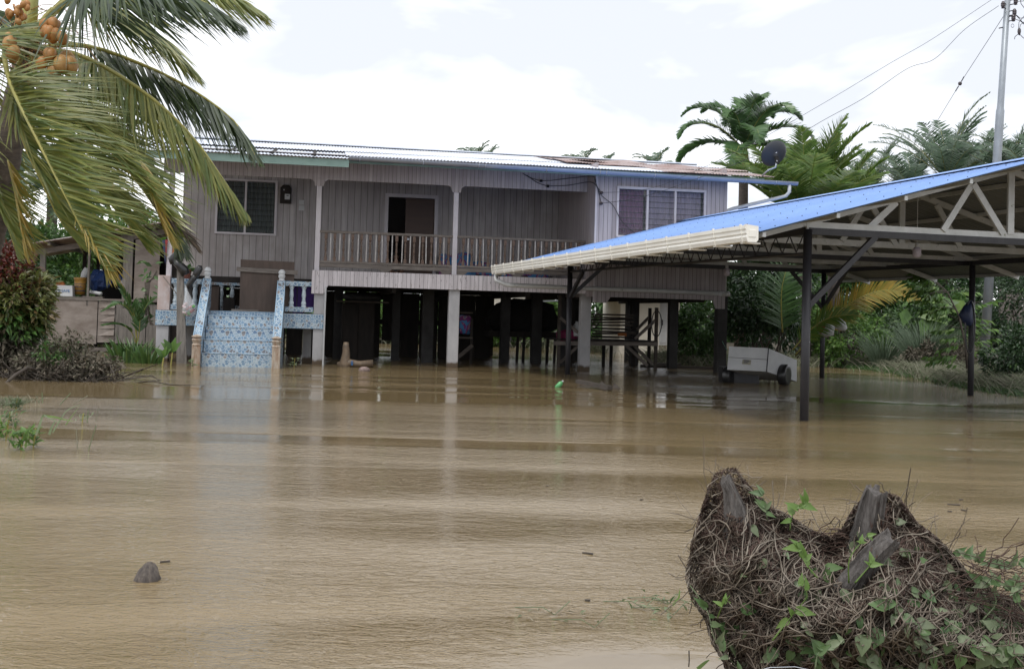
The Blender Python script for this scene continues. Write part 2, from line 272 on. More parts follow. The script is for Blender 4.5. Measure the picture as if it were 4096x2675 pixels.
class MB:
    def __init__(s): s.v = []; s.f = []
    def add(s, vs, fs):
        n = len(s.v); s.v += [tuple(p) for p in vs]; s.f += [tuple(i + n for i in f) for f in fs]; return s
    def box(s, x0, x1, y0, y1, z0, z1):
        return s.add([(x0, y0, z0), (x1, y0, z0), (x1, y1, z0), (x0, y1, z0), (x0, y0, z1), (x1, y0, z1), (x1, y1, z1), (x0, y1, z1)],
                     [(0, 3, 2, 1), (4, 5, 6, 7), (0, 1, 5, 4), (1, 2, 6, 5), (2, 3, 7, 6), (3, 0, 4, 7)])
    def beam(s, p, q, w, h=None, up=(0, 0, 1)):
        p, q = Vector(p), Vector(q); h = h or w; d = (q - p).normalized(); u = Vector(up)
        if abs(d.dot(u)) > .98: u = Vector((0, 1, 0))
        a = d.cross(u).normalized() * w / 2; c = a.cross(d).normalized() * h / 2
        vs = [e_ + i * a + j * c for e_ in (p, q) for i, j in ((-1, -1), (1, -1), (1, 1), (-1, 1))]
        return s.add(vs, [(0, 1, 2, 3), (7, 6, 5, 4), (0, 4, 5, 1), (1, 5, 6, 2), (2, 6, 7, 3), (3, 7, 4, 0)])
    def tube(s, pts, r, n=8, cap=True):
        pts = [Vector(p) for p in pts]; k = len(pts); rs = r if isinstance(r, (list, tuple)) else [r] * k; vs = []; prev = None
        for i, p in enumerate(pts):
            d = (pts[min(i + 1, k - 1)] - pts[max(i - 1, 0)]).normalized(); u = prev or (Vector((0, 0, 1)) if abs(d.z) < .9 else Vector((1, 0, 0)))
            a = d.cross(u); a = a.normalized() if a.length > 1e-6 else Vector((1, 0, 0)); c = a.cross(d).normalized(); prev = c
            for j in range(n):
                t_ = 2 * math.pi * j / n; vs.append(p + (a * math.cos(t_) + c * math.sin(t_)) * rs[i])
        fs = [(i * n + j, i * n + (j + 1) % n, (i + 1) * n + (j + 1) % n, (i + 1) * n + j) for i in range(k - 1) for j in range(n)]
        if cap: fs += [tuple(range(n - 1, -1, -1)), tuple((k - 1) * n + j for j in range(n))]
        return s.add(vs, fs)
    def lathe(s, c, prof, n=12, M=None):
        c = Vector(c); vs = []
        for r, z in prof:
            for j in range(n):
                t_ = 2 * math.pi * j / n; p = Vector((r * math.cos(t_), r * math.sin(t_), z)); vs.append(c + ((M @ p) if M else p))
        k = len(prof); fs = [(i * n + j, i * n + (j + 1) % n, (i + 1) * n + (j + 1) % n, (i + 1) * n + j) for i in range(k - 1) for j in range(n)]
        fs += [tuple(range(n - 1, -1, -1)), tuple((k - 1) * n + j for j in range(n))]
        return s.add(vs, fs)
    def prism(s, poly, ext):
        poly = [Vector(p) for p in poly]; e_ = Vector(ext); n = len(poly)
        vs = poly + [p + e_ for p in poly]
        return s.add(vs, [tuple(range(n)), tuple(range(2 * n - 1, n - 1, -1))] + [(i, i + n, (i + 1) % n + n, (i + 1) % n) for i in range(n)])
    def blob(s, c, r, n=10, k=7, jit=.15, seed=0):
        rr = random.Random(seed); c = Vector(c); vs = [c + Vector((0, 0, -r[2]))]
        for i in range(1, k):
            ph = math.pi * i / k - math.pi / 2
            for j in range(n):
                t_ = 2 * math.pi * j / n; q = 1 + rr.uniform(-jit, jit)
                vs.append(c + Vector((r[0] * math.cos(ph) * math.cos(t_) * q, r[1] * math.cos(ph) * math.sin(t_) * q, r[2] * math.sin(ph) * q)))
        vs.append(c + Vector((0, 0, r[2]))); fs = [(0, 1 + (j + 1) % n, 1 + j) for j in range(n)]
        for i in range(k - 2):
            for j in range(n): fs.append((1 + i * n + j, 1 + i * n + (j + 1) % n, 1 + (i + 1) * n + (j + 1) % n, 1 + (i + 1) * n + j))
        b_ = 1 + (k - 2) * n; fs += [(b_ + j, b_ + (j + 1) % n, len(vs) - 1) for j in range(n)]
        return s.add(vs, fs)
    def build(s, name, mat, parent=None, smooth=False, world=False, loc=None, bevel=0.):
        if world and parent is not None:
            Mi = rootinv(parent); s.v = [tuple(Mi @ Vector(p)) for p in s.v]
        if loc is not None: s.v = [(p[0] - loc[0], p[1] - loc[1], p[2] - loc[2]) for p in s.v]
        me = bpy.data.meshes.new(name); me.from_pydata(s.v, [], s.f); me.update(); o = link(name, me, mat, parent, smooth)
        if loc is not None: o.location = loc
        if bevel: bv = o.modifiers.new('bevel', 'BEVEL'); bv.width = bevel; bv.segments = 2; bv.limit_method = 'ANGLE'
        return o
class NM:                                   # numpy mesh: leaves, strips and twigs
    def __init__(s): s.V = []; s.Q = []; s.Tr = []; s.n = 0
    def leaves(s, P, D, Nn, L, Wd, fold=.1, bend=.1):
        P, D, Nn = (np.asarray(a, float) for a in (P, D, Nn)); m = len(P)
        D = D / np.linalg.norm(D, axis=1, keepdims=True); S = np.cross(Nn, D); S /= np.linalg.norm(S, axis=1, keepdims=True) + 1e-9; Nn = np.cross(D, S)
        tp = np.array([(0, 0, 0), (.42, -.5, fold), (.48, 0, 0), (.42, .5, fold), (1, 0, -bend)])
        L = np.broadcast_to(L, (m,)); Wd = np.broadcast_to(Wd, (m,))
        V = P[:, None] + tp[None, :, 0, None] * (D * L[:, None])[:, None] + tp[None, :, 1, None] * (S * Wd[:, None])[:, None] + tp[None, :, 2, None] * (Nn * L[:, None])[:, None]
        f = np.array([(0, 2, 1), (0, 3, 2), (1, 2, 4), (2, 3, 4)]); s.Tr.append((f[None] + (np.arange(m) * 5)[:, None, None]).reshape(-1, 3) + s.n)
        s.V.append(V.reshape(-1, 3)); s.n += m * 5
    def broad(s, P, D, Nn, L, Wd):
        P, D, Nn = (np.asarray(a, float) for a in (P, D, Nn)); m = len(P); D = D / np.linalg.norm(D, axis=1, keepdims=True); S = np.cross(Nn, D); S /= np.linalg.norm(S, axis=1, keepdims=True) + 1e-9; Nn = np.cross(D, S)
        xs = [0, -.06, .15, .45, .75, 1.]; ws = [.02, .30, .5, .42, .18, 0.]; tp = []
        for x, w in zip(xs, ws): tp += [(x, -w, .10 * w * 2 - .18 * x * x), (x, 0, -.18 * x * x), (x, w, .10 * w * 2 - .18 * x * x)]
        tp = np.array(tp); k = len(tp); L = np.broadcast_to(L, (m,)); Wd = np.broadcast_to(Wd, (m,))
        V = P[:, None] + tp[None, :, 0, None] * (D * L[:, None])[:, None] + tp[None, :, 1, None] * (S * Wd[:, None])[:, None] + tp[None, :, 2, None] * (Nn * L[:, None])[:, None]
        f = np.array([(3 * i + j, 3 * i + j + 1, 3 * i + j + 4, 3 * i + j + 3) for i in range(5) for j in range(2)]); s.Q.append((f[None] + (np.arange(m) * k)[:, None, None]).reshape(-1, 4) + s.n); s.V.append(V.reshape(-1, 3)); s.n += m * k
    def strips(s, P, D, bendv, L, Wd, k=4, up=(0, 0, 1), taper=.15, wprof=None):
        """ribbons that start at P along D and bend towards bendv"""
        P = np.asarray(P, float); D = np.asarray(D, float); m = len(P); D = D / np.linalg.norm(D, axis=1, keepdims=True)
        L = np.broadcast_to(L, (m,)); Wd = np.broadcast_to(Wd, (m,)); bendv = np.broadcast_to(np.asarray(bendv, float), (m, 3)); p = P.copy(); rows = []
        U = np.broadcast_to(np.asarray(up, float), (m, 3))
        for j in range(k + 1):
            t_ = j / k; d = D + bendv * (t_ ** 1.3); d /= np.linalg.norm(d, axis=1, keepdims=True)
            S = np.cross(d, U); S /= np.linalg.norm(S, axis=1, keepdims=True) + 1e-9
            w = (wprof(t_) if wprof else (.55 + .45 * min(1, t_ * 4)) * (1 - t_ ** 2.2) + taper * .3) * .5
            rows.append(p - S * (Wd * w)[:, None]); rows.append(p + S * (Wd * w)[:, None]); p = p + d * (L / k)[:, None]
        V = np.stack(rows, axis=1); n = 2 * (k + 1); f = np.array([(2 * j, 2 * j + 1, 2 * j + 3, 2 * j + 2) for j in range(k)])
        s.Q.append((f[None] + (np.arange(m) * n)[:, None, None]).reshape(-1, 4) + s.n); s.V.append(V.reshape(-1, 3)); s.n += m * n
    def tubes(s, paths, r, n=3):
        """paths (m,k,3) as thin n-sided tubes"""
        paths = np.asarray(paths, float); m, k, _ = paths.shape; r = np.broadcast_to(r, (m,))
        d = np.gradient(paths, axis=1); d /= np.linalg.norm(d, axis=2, keepdims=True) + 1e-9
        a = np.cross(d, np.array([.31, .17, .93])); a /= np.linalg.norm(a, axis=2, keepdims=True) + 1e-9; c = np.cross(d, a)
        th_ = np.arange(n) * 2 * math.pi / n
        V = paths[:, :, None] + r[:, None, None, None] * (a[:, :, None] * np.cos(th_)[:, None] + c[:, :, None] * np.sin(th_)[:, None])
        f = np.array([(i * n + j, i * n + (j + 1) % n, (i + 1) * n + (j + 1) % n, (i + 1) * n + j) for i in range(k - 1) for j in range(n)])
        s.Q.append((f[None] + (np.arange(m) * n * k)[:, None, None]).reshape(-1, 4) + s.n); s.V.append(V.reshape(-1, 3)); s.n += m * n * k
    def build(s, name, mat, parent=None, world=True, loc=None, smooth=False):
        V = np.concatenate(s.V)
        if world and parent is not None:
            Mi = np.array(rootinv(parent)); V = V @ Mi[:3, :3].T + Mi[:3, 3]
        if loc is not None: V = V - np.array(loc)
        me = mesh_np(name, V, ([np.concatenate(s.Q)] if s.Q else []) + ([np.concatenate(s.Tr)] if s.Tr else [])); o = link(name, me, mat, parent, smooth)
        if loc is not None: o.location = loc
        return o
def curve(pts, n=24):
    """Catmull-Rom through control points"""
    P = np.array([tuple(p) for p in pts], float); P = np.vstack([2 * P[0] - P[1], P, 2 * P[-1] - P[-2]]); o = []
    for i in range(1, len(P) - 2):
        for t_ in np.linspace(0, 1, n, endpoint=(i == len(P) - 3)):
            a, b_, c_, d = P[i - 1:i + 3]; o.append(.5 * ((2 * b_) + (-a + c_) * t_ + (2 * a - 5 * b_ + 4 * c_ - d) * t_ ** 2 + (-a + 3 * b_ - 3 * c_ + d) * t_ ** 3))
    return np.array(o)
def resample(P, m):
    s_ = np.concatenate([[0], np.cumsum(np.linalg.norm(np.diff(P, axis=0), axis=1))]); q = np.linspace(0, s_[-1], m)
    return np.stack([np.interp(q, s_, P[:, i]) for i in range(3)], axis=1)
def unit(n): v = rng.normal(size=(n, 3)); return v / np.linalg.norm(v, axis=1, keepdims=True)

# ================================================================ WATER AND GROUND
m, t, b = newmat('muddy_water')
tcn = nd(t, 'ShaderNodeTexCoord')
def mapn(sc, rz=0.):
    q = nd(t, 'ShaderNodeMapping', Scale=sc, Rotation=(0, 0, rz)); t.links.new(tcn.outputs['Object'], q.inputs[0]); return q.outputs[0]
r1 = noise(t, mapn((7.5, 13, 1), .38), 1, 3, .6, 1.2)
r2 = noise(t, mapn((3.2, 6.6, 1), -.25), 1, 3, .5, .8)
r3 = noise(t, mapn((21, 36, 1), .45), 1, 3, .65, 1.0)
mask = ramp(t, noise(t, mapn((.06, .42, 1), .14), 1, 3, .55, .6), [(.43, .06), (.56, 1.)])
spy = nd(t, 'ShaderNodeSeparateXYZ'); t.links.new(tcn.outputs['Object'], spy.inputs[0]); mask = math_(t, 'MAXIMUM', mask, math_(t, 'MULTIPLY', ramp(t, math_(t, 'DIVIDE', spy.outputs['Y'], 20.), [(.38, 1.), (.62, 0.)]), .7))
def patch(x, y, rx, ry, am=4.):
    sx = nd(t, 'ShaderNodeMapping', Location=(-x / rx, -y / ry, 0), Scale=(1 / rx, 1 / ry, 1)); t.links.new(tcn.outputs['Object'], sx.inputs[0]); ln_ = nd(t, 'ShaderNodeVectorMath', operation='LENGTH'); t.links.new(sx.outputs[0], ln_.inputs[0]); return math_(t, 'MULTIPLY', ramp(t, ln_.outputs['Value'], [(.45, 1.), (1.0, 0.)]), am)
for px_ in ((7.3, 22.5, 3.2, 4.2), (4.6, 23.5, 2.2, 2.6)): mask = math_(t, 'MAXIMUM', mask, patch(*px_))
mask = math_(t, 'MULTIPLY', mask, math_(t, 'SUBTRACT', 1.05, patch(.65, 4.1, 1.0, .55, 1.)))
h = math_(t, 'ADD', math_(t, 'MULTIPLY', r1, .36), math_(t, 'MULTIPLY', r2, .50)); h = math_(t, 'ADD', h, math_(t, 'MULTIPLY', r3, .26))
h = math_(t, 'MULTIPLY', h, mask)
swell = math_(t, 'MULTIPLY', noise(t, mapn((.16, .50, 1), .22), 1, 1.0, .4, .8), ramp(t, math_(t, 'DIVIDE', spy.outputs['Y'], 20.), [(.40, 1.), (.68, .12)]))
b1_ = nd(t, 'ShaderNodeBump', Strength=1., Distance=.19); t.links.new(swell, b1_.inputs['Height'])
b2_ = nd(t, 'ShaderNodeBump', Strength=.85, Distance=.030); t.links.new(h, b2_.inputs['Height']); t.links.new(b1_.outputs[0], b2_.inputs['Normal']); t.links.new(b2_.outputs[0], b.inputs['Normal'])
mud = mix(t, ramp(t, noise(t, mapn((.25, .5, 1)), 1, 4, .6), [(.35, 0.), (.7, 1.)]), (.205, .150, .078), (.188, .138, .071))
t.links.new(mud, b.inputs['Base Color']); b.inputs['Roughness'].default_value = .035; b.inputs['IOR'].default_value = 1.48; M_water = m
wb = MB(); R = 260
wb.add([(-R, -8, 0), (R, -8, 0), (R, 340, 0), (-R, 340, 0)], [(0, 1, 2, 3)])
tag(wb.build('water', M_water), 'brown flood water over the whole yard', 'water', kind='structure')
# ground sheet, under the flood, rising on the banks
gx_ = np.concatenate([np.linspace(-240, -30, 12), np.linspace(-28, 40, 80), np.linspace(44, 250, 12)]); gy_ = np.concatenate([np.linspace(-9, 60, 80), np.linspace(64, 345, 20)])
GX, GY = np.meshgrid(gx_, gy_)
def bank(x, y):
    edge_r = np.interp(x, [4, 8, 11, 12.5, 14, 18], [52, 50, 40, 29, 22, 17]); edge_b = 47.
    edge_l = np.interp(x, [-20, -12, -8], [28, 36, 48.])
    e_ = np.minimum(np.where(x > 4, edge_r, edge_b), np.where(x < -8, edge_l, edge_b)); return np.clip((y - e_) * .22, -.7, .35)
GZ = bank(GX, GY) + .05 * np.sin(GX * 1.3) * np.cos(GY * 1.1)
GZ = np.where((GY < 3.4), np.clip(.12 - (GY - 1.) * .16, -.6, .3), GZ)
nx, ny = len(gx_), len(gy_); Vg = np.stack([GX.ravel(), GY.ravel(), GZ.ravel()], 1)
Fg = np.array([(j * nx + i, j * nx + i + 1, (j + 1) * nx + i + 1, (j + 1) * nx + i) for j in range(ny - 1) for i in range(nx - 1)])
tag(link('ground', mesh_np('ground', Vg, [Fg]), M_dirt, None, True), 'silty earth bank around the flood', 'ground', kind='structure')

def to(mb, M): mb.v = [tuple(M @ Vector(p)) for p in mb.v]; return mb
def HW(x, y, z): return HM @ Vector((x, y, z))
def single(mb, name, mat, label, cat, group=None, kind=None, smooth=False, H=False, bevel=0.):
    """a thing that is one mesh; its origin goes to the middle of its base"""
    if H: to(mb, HM)
    a = np.array(mb.v); loc = (float(a[:, 0].mean()), float(a[:, 1].mean()), float(a[:, 2].min()))
    return tag(mb.build(name, mat, None, smooth, loc=loc, bevel=bevel), label, cat, group, kind)
def TH(name, label, cat, x, y, z, group=None):     # a thing standing at a point of the house's own frame
    return T(name, label, cat, M=HM @ Matrix.Translation((x, y, z)), group=group)
def hpart(mb, name, mat, parent, **k): return to(mb, HM).build(name, mat, parent, world=True, **k)

# ================================================================ THE STILT HOUSE
house = T('stilt_house', 'raised lilac timber house with veranda, corrugated roof and open flooded undercroft', 'house', M=HM)
def P(mb, name, mat, parent=house, **k): return mb.build(name, mat, parent, **k)
# walls
YB, YF, XB, XE = 3.1, -.95, 6.3, 9.52
w = MB()
for a in ((-3.5, -2.66, 1.95, 4.95), (-2.66, -1.18, 1.95, 3.18), (-2.66, -1.18, 4.52, 4.95), (-1.18, 1.71, 1.95, 4.95), (1.71, 2.93, 4.28, 4.95), (2.93, XB - .0, 1.95, 4.95)): w.box(a[0], a[1], YB, YB + .06, a[2], a[3])
P(w, 'veranda_wall', M_wall)
w = MB().box(-3.5, -3.44, YB + .06, 8, 1.95, 4.9).box(-3.5, 9.5, 8, 8.06, 1.95, 4.8).box(9.46, 9.52, YF + .06, 8, 1.78, 4.9)
P(w, 'outer_wall', M_wally)
P(MB().box(XB, XB + .06, YF + .06, YB, 1.76, 4.9), 'bedroom_side_wall', M_wally)
w = MB()
for a in ((XB, 6.83, 1.76, 4.78), (6.83, 8.95, 1.76, 3.2), (6.83, 8.95, 4.31, 4.78), (8.95, XE, 1.76, 4.78)): w.box(a[0], a[1], YF, YF + .06, a[2], a[3])
w.prism([(XB, YF, 1.76), (XB, YF, 1.62), (6.62, YF, 1.62), (6.72, YF, 1.76)], (0, .06, 0)).prism([(9.22, YF, 1.76), (9.3, YF, 1.56), (XE, YF, 1.56), (XE, YF, 1.76)], (0, .06, 0))
P(w, 'bedroom_wall', M_wall2)
P(MB().box(XB - .012, XB + .03, YF - .02, YF + .01, 1.62, 4.78), 'corner_board', M_white)
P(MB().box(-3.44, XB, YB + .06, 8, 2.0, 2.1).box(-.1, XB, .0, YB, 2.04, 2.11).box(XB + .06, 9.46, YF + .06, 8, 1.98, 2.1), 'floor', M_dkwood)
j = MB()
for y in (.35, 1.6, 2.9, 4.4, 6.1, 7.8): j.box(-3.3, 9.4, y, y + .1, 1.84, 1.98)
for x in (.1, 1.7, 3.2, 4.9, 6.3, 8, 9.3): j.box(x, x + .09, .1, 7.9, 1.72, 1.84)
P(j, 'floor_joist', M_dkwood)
# fascias
f = MB().box(-3.55, XB - .002, -.07, -.03, 4.29, 4.74)
for x in (-.07, 3.13): f.prism([(x - .2, -.072, 4.29), (x - .12, -.072, 4.24), (x - .1, -.072, 4.13), (x + .1, -.072, 4.13), (x + .12, -.072, 4.24), (x + .2, -.072, 4.29)], (0, .04, 0))
P(f, 'upper_fascia', M_fasc)
f = MB().box(-.17, XB - .002, -.19, -.15, 1.83, 2.18).prism([(-.17, -.192, 1.83), (-.17, -.192, 1.64), (.1, -.192, 1.64), (.14, -.192, 1.7), (.2, -.192, 1.83)], (0, .04, 0))
P(f, 'lower_fascia', M_fasc2)
# posts of the veranda and concrete columns
for x in (-.07, 3.13): P(MB().box(x - .055, x + .055, -.055, .055, 2.18, 4.28), 'post', M_white)
P(MB().box(-3.42, -3.31, -.055, .055, 1.93, 4.6), 'post', M_white)
for i, (x, y, top, mt) in enumerate([(.02, 0, 1.9, M_conc), (3.15, 0, 1.9, M_conc), (6.34, 0, 1.9, M_conc), (9.76, -.05, 1.9, M_darkc), (9.4, -.75, 1.9, M_darkc)][:4]):
    P(MB().box(x - .125, x + .125, y - .12, y + .13, -.8, top), 'column', mt, bevel=.012)
P(MB().box(-3.58, -3.31, -.12, .14, 1.16, 1.95), 'column_plinth', M_pink, bevel=.01)
P(MB().box(-3.58, -3.31, -.12, .14, -.8, .82), 'column', M_conc, bevel=.01)
P(MB().box(-3.05, -2.85, 1.0, 1.2, -.8, 1.1), 'column', M_conc)
P(MB().box(-.35, -.15, .9, 1.1, -.8, 1.0), 'column', M_conc)
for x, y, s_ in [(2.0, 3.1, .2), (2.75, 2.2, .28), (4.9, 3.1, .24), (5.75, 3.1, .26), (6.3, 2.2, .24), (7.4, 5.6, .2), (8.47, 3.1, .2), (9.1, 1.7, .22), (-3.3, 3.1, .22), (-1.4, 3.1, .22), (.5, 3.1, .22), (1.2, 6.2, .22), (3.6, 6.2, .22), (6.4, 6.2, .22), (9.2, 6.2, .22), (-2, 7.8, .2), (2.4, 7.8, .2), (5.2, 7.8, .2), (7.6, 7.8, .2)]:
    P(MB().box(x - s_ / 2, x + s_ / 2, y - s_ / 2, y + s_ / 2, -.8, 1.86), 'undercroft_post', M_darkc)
P(MB().tube([HL(1303, 1146, -.2), HL(1291, 1470, -.2)], .02, 8), 'thin_pipe', M_foam)
# roof: corrugated sheets with a wavy eave
def corr(x0, x1, y0, y1, z0, z1, pitch=.076, amp=.010, rows=5, sag=.002, seed=0):
    nx_ = int((x1 - x0) / pitch * 6) + 1; xs = np.linspace(x0, x1, nx_); rr = np.random.default_rng(seed); ph = rr.uniform(0, 6, 3)
    V = []
    for j in range(rows + 1):
        t_ = j / rows; y = y0 + (y1 - y0) * t_; z = z0 + (z1 - z0) * t_
        wob = sag * np.sin(xs * 1.7 + ph[0] + t_ * 2) + sag * .7 * np.sin(xs * 4.1 + ph[1])
        V.append(np.stack([xs, np.full(nx_, y), z + amp * np.sin(xs / pitch * 2 * math.pi) + wob], 1))
    V = np.concatenate(V); F = np.array([(j * nx_ + i, j * nx_ + i + 1, (j + 1) * nx_ + i + 1, (j + 1) * nx_ + i) for j in range(rows) for i in range(nx_ - 1)]); return V, F
def roof(name, mat, *a, **k):
    V, F = corr(*a, **k); o = link(name, mesh_np(name, V, [F]), mat, house); s_ = o.modifiers.new('thick', 'SOLIDIFY'); s_.thickness = .004; return o
sl = .178
def rz(y): return 4.70 + sl * (y + 1.35)
roof('roof_sheet', M_zinc, -3.98, .55, -1.75, 1.0, 4.585, rz(1.0) - .03, seed=1)
roof('roof_sheet', M_zinc, .5, 4.4, -1.42, .9, rz(-1.42), rz(.9), seed=2)
roof('roof_sheet', M_zinc, 4.3, 7.9, -1.38, 1.0, rz(-1.38), rz(1.0), seed=3)
roof('roof_sheet', M_zinc, -3.95, 5.9, .7, 4.0, rz(.7) + .016, rz(4.0) + .02, seed=4)
roof('rusty_roof_sheet', M_rust, 7.8, 10.5, -1.42, .5, rz(-1.42) + .012, rz(.5) + .012, seed=5)
roof('rusty_roof_sheet', M_rust, 5.8, 10.45, .1, 1.9, rz(.1) + .035, rz(1.9) + .04, seed=6, sag=.02)
roof('rusty_roof_sheet', M_rust, 5.7, 8.4, 1.75, 4.0, rz(1.75) + .05, rz(4) + .02, seed=7, sag=.02)
roof('roof_sheet', M_zinc, 8.3, 10.4, 1.8, 4.0, rz(1.8) + .05, rz(4) + .0, seed=8)
roof('roof_sheet', M_zinc, -3.95, 10.45, 8.9, 4.0, 4.75, rz(4) + .02, seed=9)
P(MB().beam((-3.95, 4, rz(4) + .05), (10.4, 4, rz(4) + .03), .3, .03), 'ridge_cap', M_zinc)
P(MB().box(-3.95, .56, -1.66, -1.63, 4.40, 4.565), 'eave_board', M_green)
P(MB().box(.56, 10.3, -1.30, -1.27, 4.54, 4.67), 'eave_board', M_green)
raf = MB()
for x in np.arange(-3.8, 10.4, .9): raf.beam((x, -1.25 if x > .5 else -1.6, rz(-1.3) - .09), (x, 4, rz(4) - .09), .05, .09)
P(raf, 'rafter', M_dkwood)
P(MB().box(XB, 10.3, -1.2, YF - .01, 4.66, 4.675).box(-3.5, XB, -1.2, -.08, 4.72, 4.735), 'soffit', M_wall)
# gutter and its pipe
g = MB(); n_ = 60; xs = np.linspace(.56, 11.05, n_); vs = []
for x in xs:
    for q in range(9):
        a_ = math.pi + math.pi * q / 8; vs.append((x, -1.46 + .075 * math.cos(a_), 4.66 - (x - .5) * .006 + .085 * math.sin(a_)))
g.add(vs, [(i * 9 + q, (i + 1) * 9 + q, (i + 1) * 9 + q + 1, i * 9 + q + 1) for i in range(n_ - 1) for q in range(8)])
g.add([vs[-9 + q] for q in range(9)], [tuple(range(9))]); g.add([vs[q] for q in range(9)], [tuple(range(8, -1, -1))])
gut = P(g, 'gutter', M_gutb, smooth=False); s_ = gut.modifiers.new('t', 'SOLIDIFY'); s_.thickness = .004
for x in (.8, 2.2, 3.45, 3.6, 5.0, 6.25, 6.4, 7.55, 8.6, 9.75, 10.5):
    g = MB(); zc = 4.66 - (x - .5) * .006; g.tube([(x, -1.46 + .083 * math.cos(math.pi + math.pi * q / 8), zc + .092 * math.sin(math.pi + math.pi * q / 8)) for q in range(9)], .009, 5); P(g, 'bracket', M_galv, gut)
dp = MB().tube([(10.86, -1.46, 4.58), (10.86, -1.46, 4.36), (10.80, -1.42, 4.27), (10.72, -1.35, 4.24), (9.75, -.72, 3.98), (9.62, -.70, 3.93), (9.60, -.70, 3.8), (9.60, -.70, 1.98)], .042, 10)
P(dp, 'downpipe', M_pvcg, smooth=True)
# bedroom window
win = P(MB().box(6.80, 6.85, YF - .05, YF + .04, 3.19, 4.33).box(8.93, 8.98, YF - .05, YF + .04, 3.19, 4.33).box(6.8, 8.98, YF - .06, YF + .05, 4.30, 4.36).box(6.8, 8.98, YF - .07, YF + .05, 3.16, 3.21).box(7.52, 7.57, YF - .05, YF + .04, 3.21, 4.3).box(8.20, 8.25, YF - .05, YF + .04, 3.21, 4.3), 'window', M_white)
for k_, (a, b_) in enumerate(((6.86, 7.51), (7.58, 8.19), (8.26, 8.92))):
    q = MB(); nl = 8
    for i in range(nl):
        z = 3.22 + i * .133; tl = .045 if k_ == 0 else .02; q.add([(a, YF - tl, z), (b_, YF - tl, z), (b_, YF + .02, z + .14), (a, YF + .02, z + .14)], [(0, 1, 2, 3)])
    o = P(q, 'louvre_pane', M_glass, win); s_ = o.modifiers.new('t', 'SOLIDIFY'); s_.thickness = .004
def curtain(x0, x1, y, z0, z1, amp=.025, wl=.11):
    q = MB(); n_ = max(12, int((x1 - x0) / .02)); vs = []
    for i in range(n_ + 1):
        x = x0 + (x1 - x0) * i / n_; yy = y + amp * math.sin(x / wl * 6.28) + amp * .6 * math.sin(x / wl * 2.3)
        vs += [(x, yy, z0), (x, yy + .01, z1)]
    return q.add(vs, [(2 * i, 2 * i + 2, 2 * i + 3, 2 * i + 1) for i in range(n_)])
P(curtain(6.84, 7.5, YF + .13, 3.15, 4.36), 'curtain', M_curt, win); P(curtain(7.55, 8.93, YF + .15, 3.15, 4.36), 'curtain', M_curt2, win)
for wx0, wx1, wy, wz, wn, wd in ((6.86, 7.51, YF - .05, 3.22, 8, .133), (7.58, 8.19, YF - .03, 3.22, 8, .133), (8.26, 8.92, YF - .03, 3.22, 8, .133)):
    q = MB()
    for i in range(wn + 1): q.box(wx0, wx1, wy, wy + .012, wz + i * wd - .006, wz + i * wd + .006)
    P(q, 'louvre_edge', M_curtg, win)
# front left window
win2 = P(MB().box(-2.69, -2.64, YB - .03, YB + .04, 3.17, 4.55).box(-1.21, -1.15, YB - .03, YB + .04, 3.17, 4.55).box(-2.69, -1.15, YB - .04, YB + .05, 4.5, 4.56).box(-2.69, -1.15, YB - .05, YB + .05, 3.14, 3.19).box(-1.97, -1.92, YB - .03, YB + .04, 3.19, 4.5), 'window', M_white)
for a, b_ in ((-2.63, -1.98), (-1.91, -1.22)):
    q = MB()
    for i in range(9): z = 3.2 + i * .145; q.add([(a, YB - .03, z), (b_, YB - .03, z), (b_, YB + .02, z + .15), (a, YB + .02, z + .15)], [(0, 1, 2, 3)])
    o = P(q, 'louvre_pane', M_glass, win2); s_ = o.modifiers.new('t', 'SOLIDIFY'); s_.thickness = .004
q = MB()
for i in range(10): q.box(-2.63, -1.98, YB - .04, YB - .028, 3.195 + i * .145, 3.208 + i * .145).box(-1.91, -1.22, YB - .04, YB - .028, 3.195 + i * .145, 3.208 + i * .145)
P(q, 'louvre_edge', M_black, win2)
P(curtain(-2.66, -1.18, YB + .14, 3.15, 4.55), 'curtain', M_curtg, win2)
# door
dr = P(MB().box(1.62, 1.71, YB - .03, YB + .07, 2.11, 4.37).box(2.93, 3.02, YB - .03, YB + .07, 2.11, 4.37).box(1.71, 2.93, YB - .03, YB + .07, 4.28, 4.37), 'door_frame', M_white)
P(MB().box(2.17, 2.92, YB + .07, YB + .11, 2.12, 4.27), 'door', M_door)
P(MB().box(2.19, 2.29, YB + .045, YB + .068, 3.17, 3.185).box(2.19, 2.29, YB + .045, YB + .068, 3.2, 3.215), 'door_handle', M_galv, dr)
# veranda railing
rail = P(MB().box(-.02, 3.08, -.06, .06, 3.06, 3.115).box(3.19, 6.28, -.06, .06, 3.06, 3.115), 'railing', M_grwood)
P(MB().box(-.01, 3.07, -.05, .05, 2.36, 2.41).box(3.2, 6.27, -.05, .05, 2.36, 2.41), 'bottom_rail', M_grwood, rail)
P(MB().box(-.01, 3.07, -.03, .03, 2.26, 2.352).box(3.2, 6.27, -.03, .03, 2.26, 2.352), 'kick_board', M_grwood, rail)
for xx_ in (1.5, 2.95, 3.3, 4.65, 6.1):
    P(MB().prism([(xx_ - .16, -.03, 2.258), (xx_ + .16, -.03, 2.258), (xx_ + .07, -.03, 2.185), (xx_ - .07, -.03, 2.185)], (0, .06, 0)), 'support_block', M_grwood, rail)
prof = [(.030, 2.41), (.030, 2.52), (.020, 2.55), (.028, 2.575), (.018, 2.60), (.027, 2.63), (.016, 2.65), (.031, 2.71), (.022, 2.78), (.017, 2.80), (.029, 2.82), (.018, 2.84), (.030, 2.90), (.020, 2.95), (.028, 2.965), (.018, 2.98), (.026, 3.01)]
prof = [(r * .95, 2.41 + (z - 2.41) * .88) for r, z in prof]
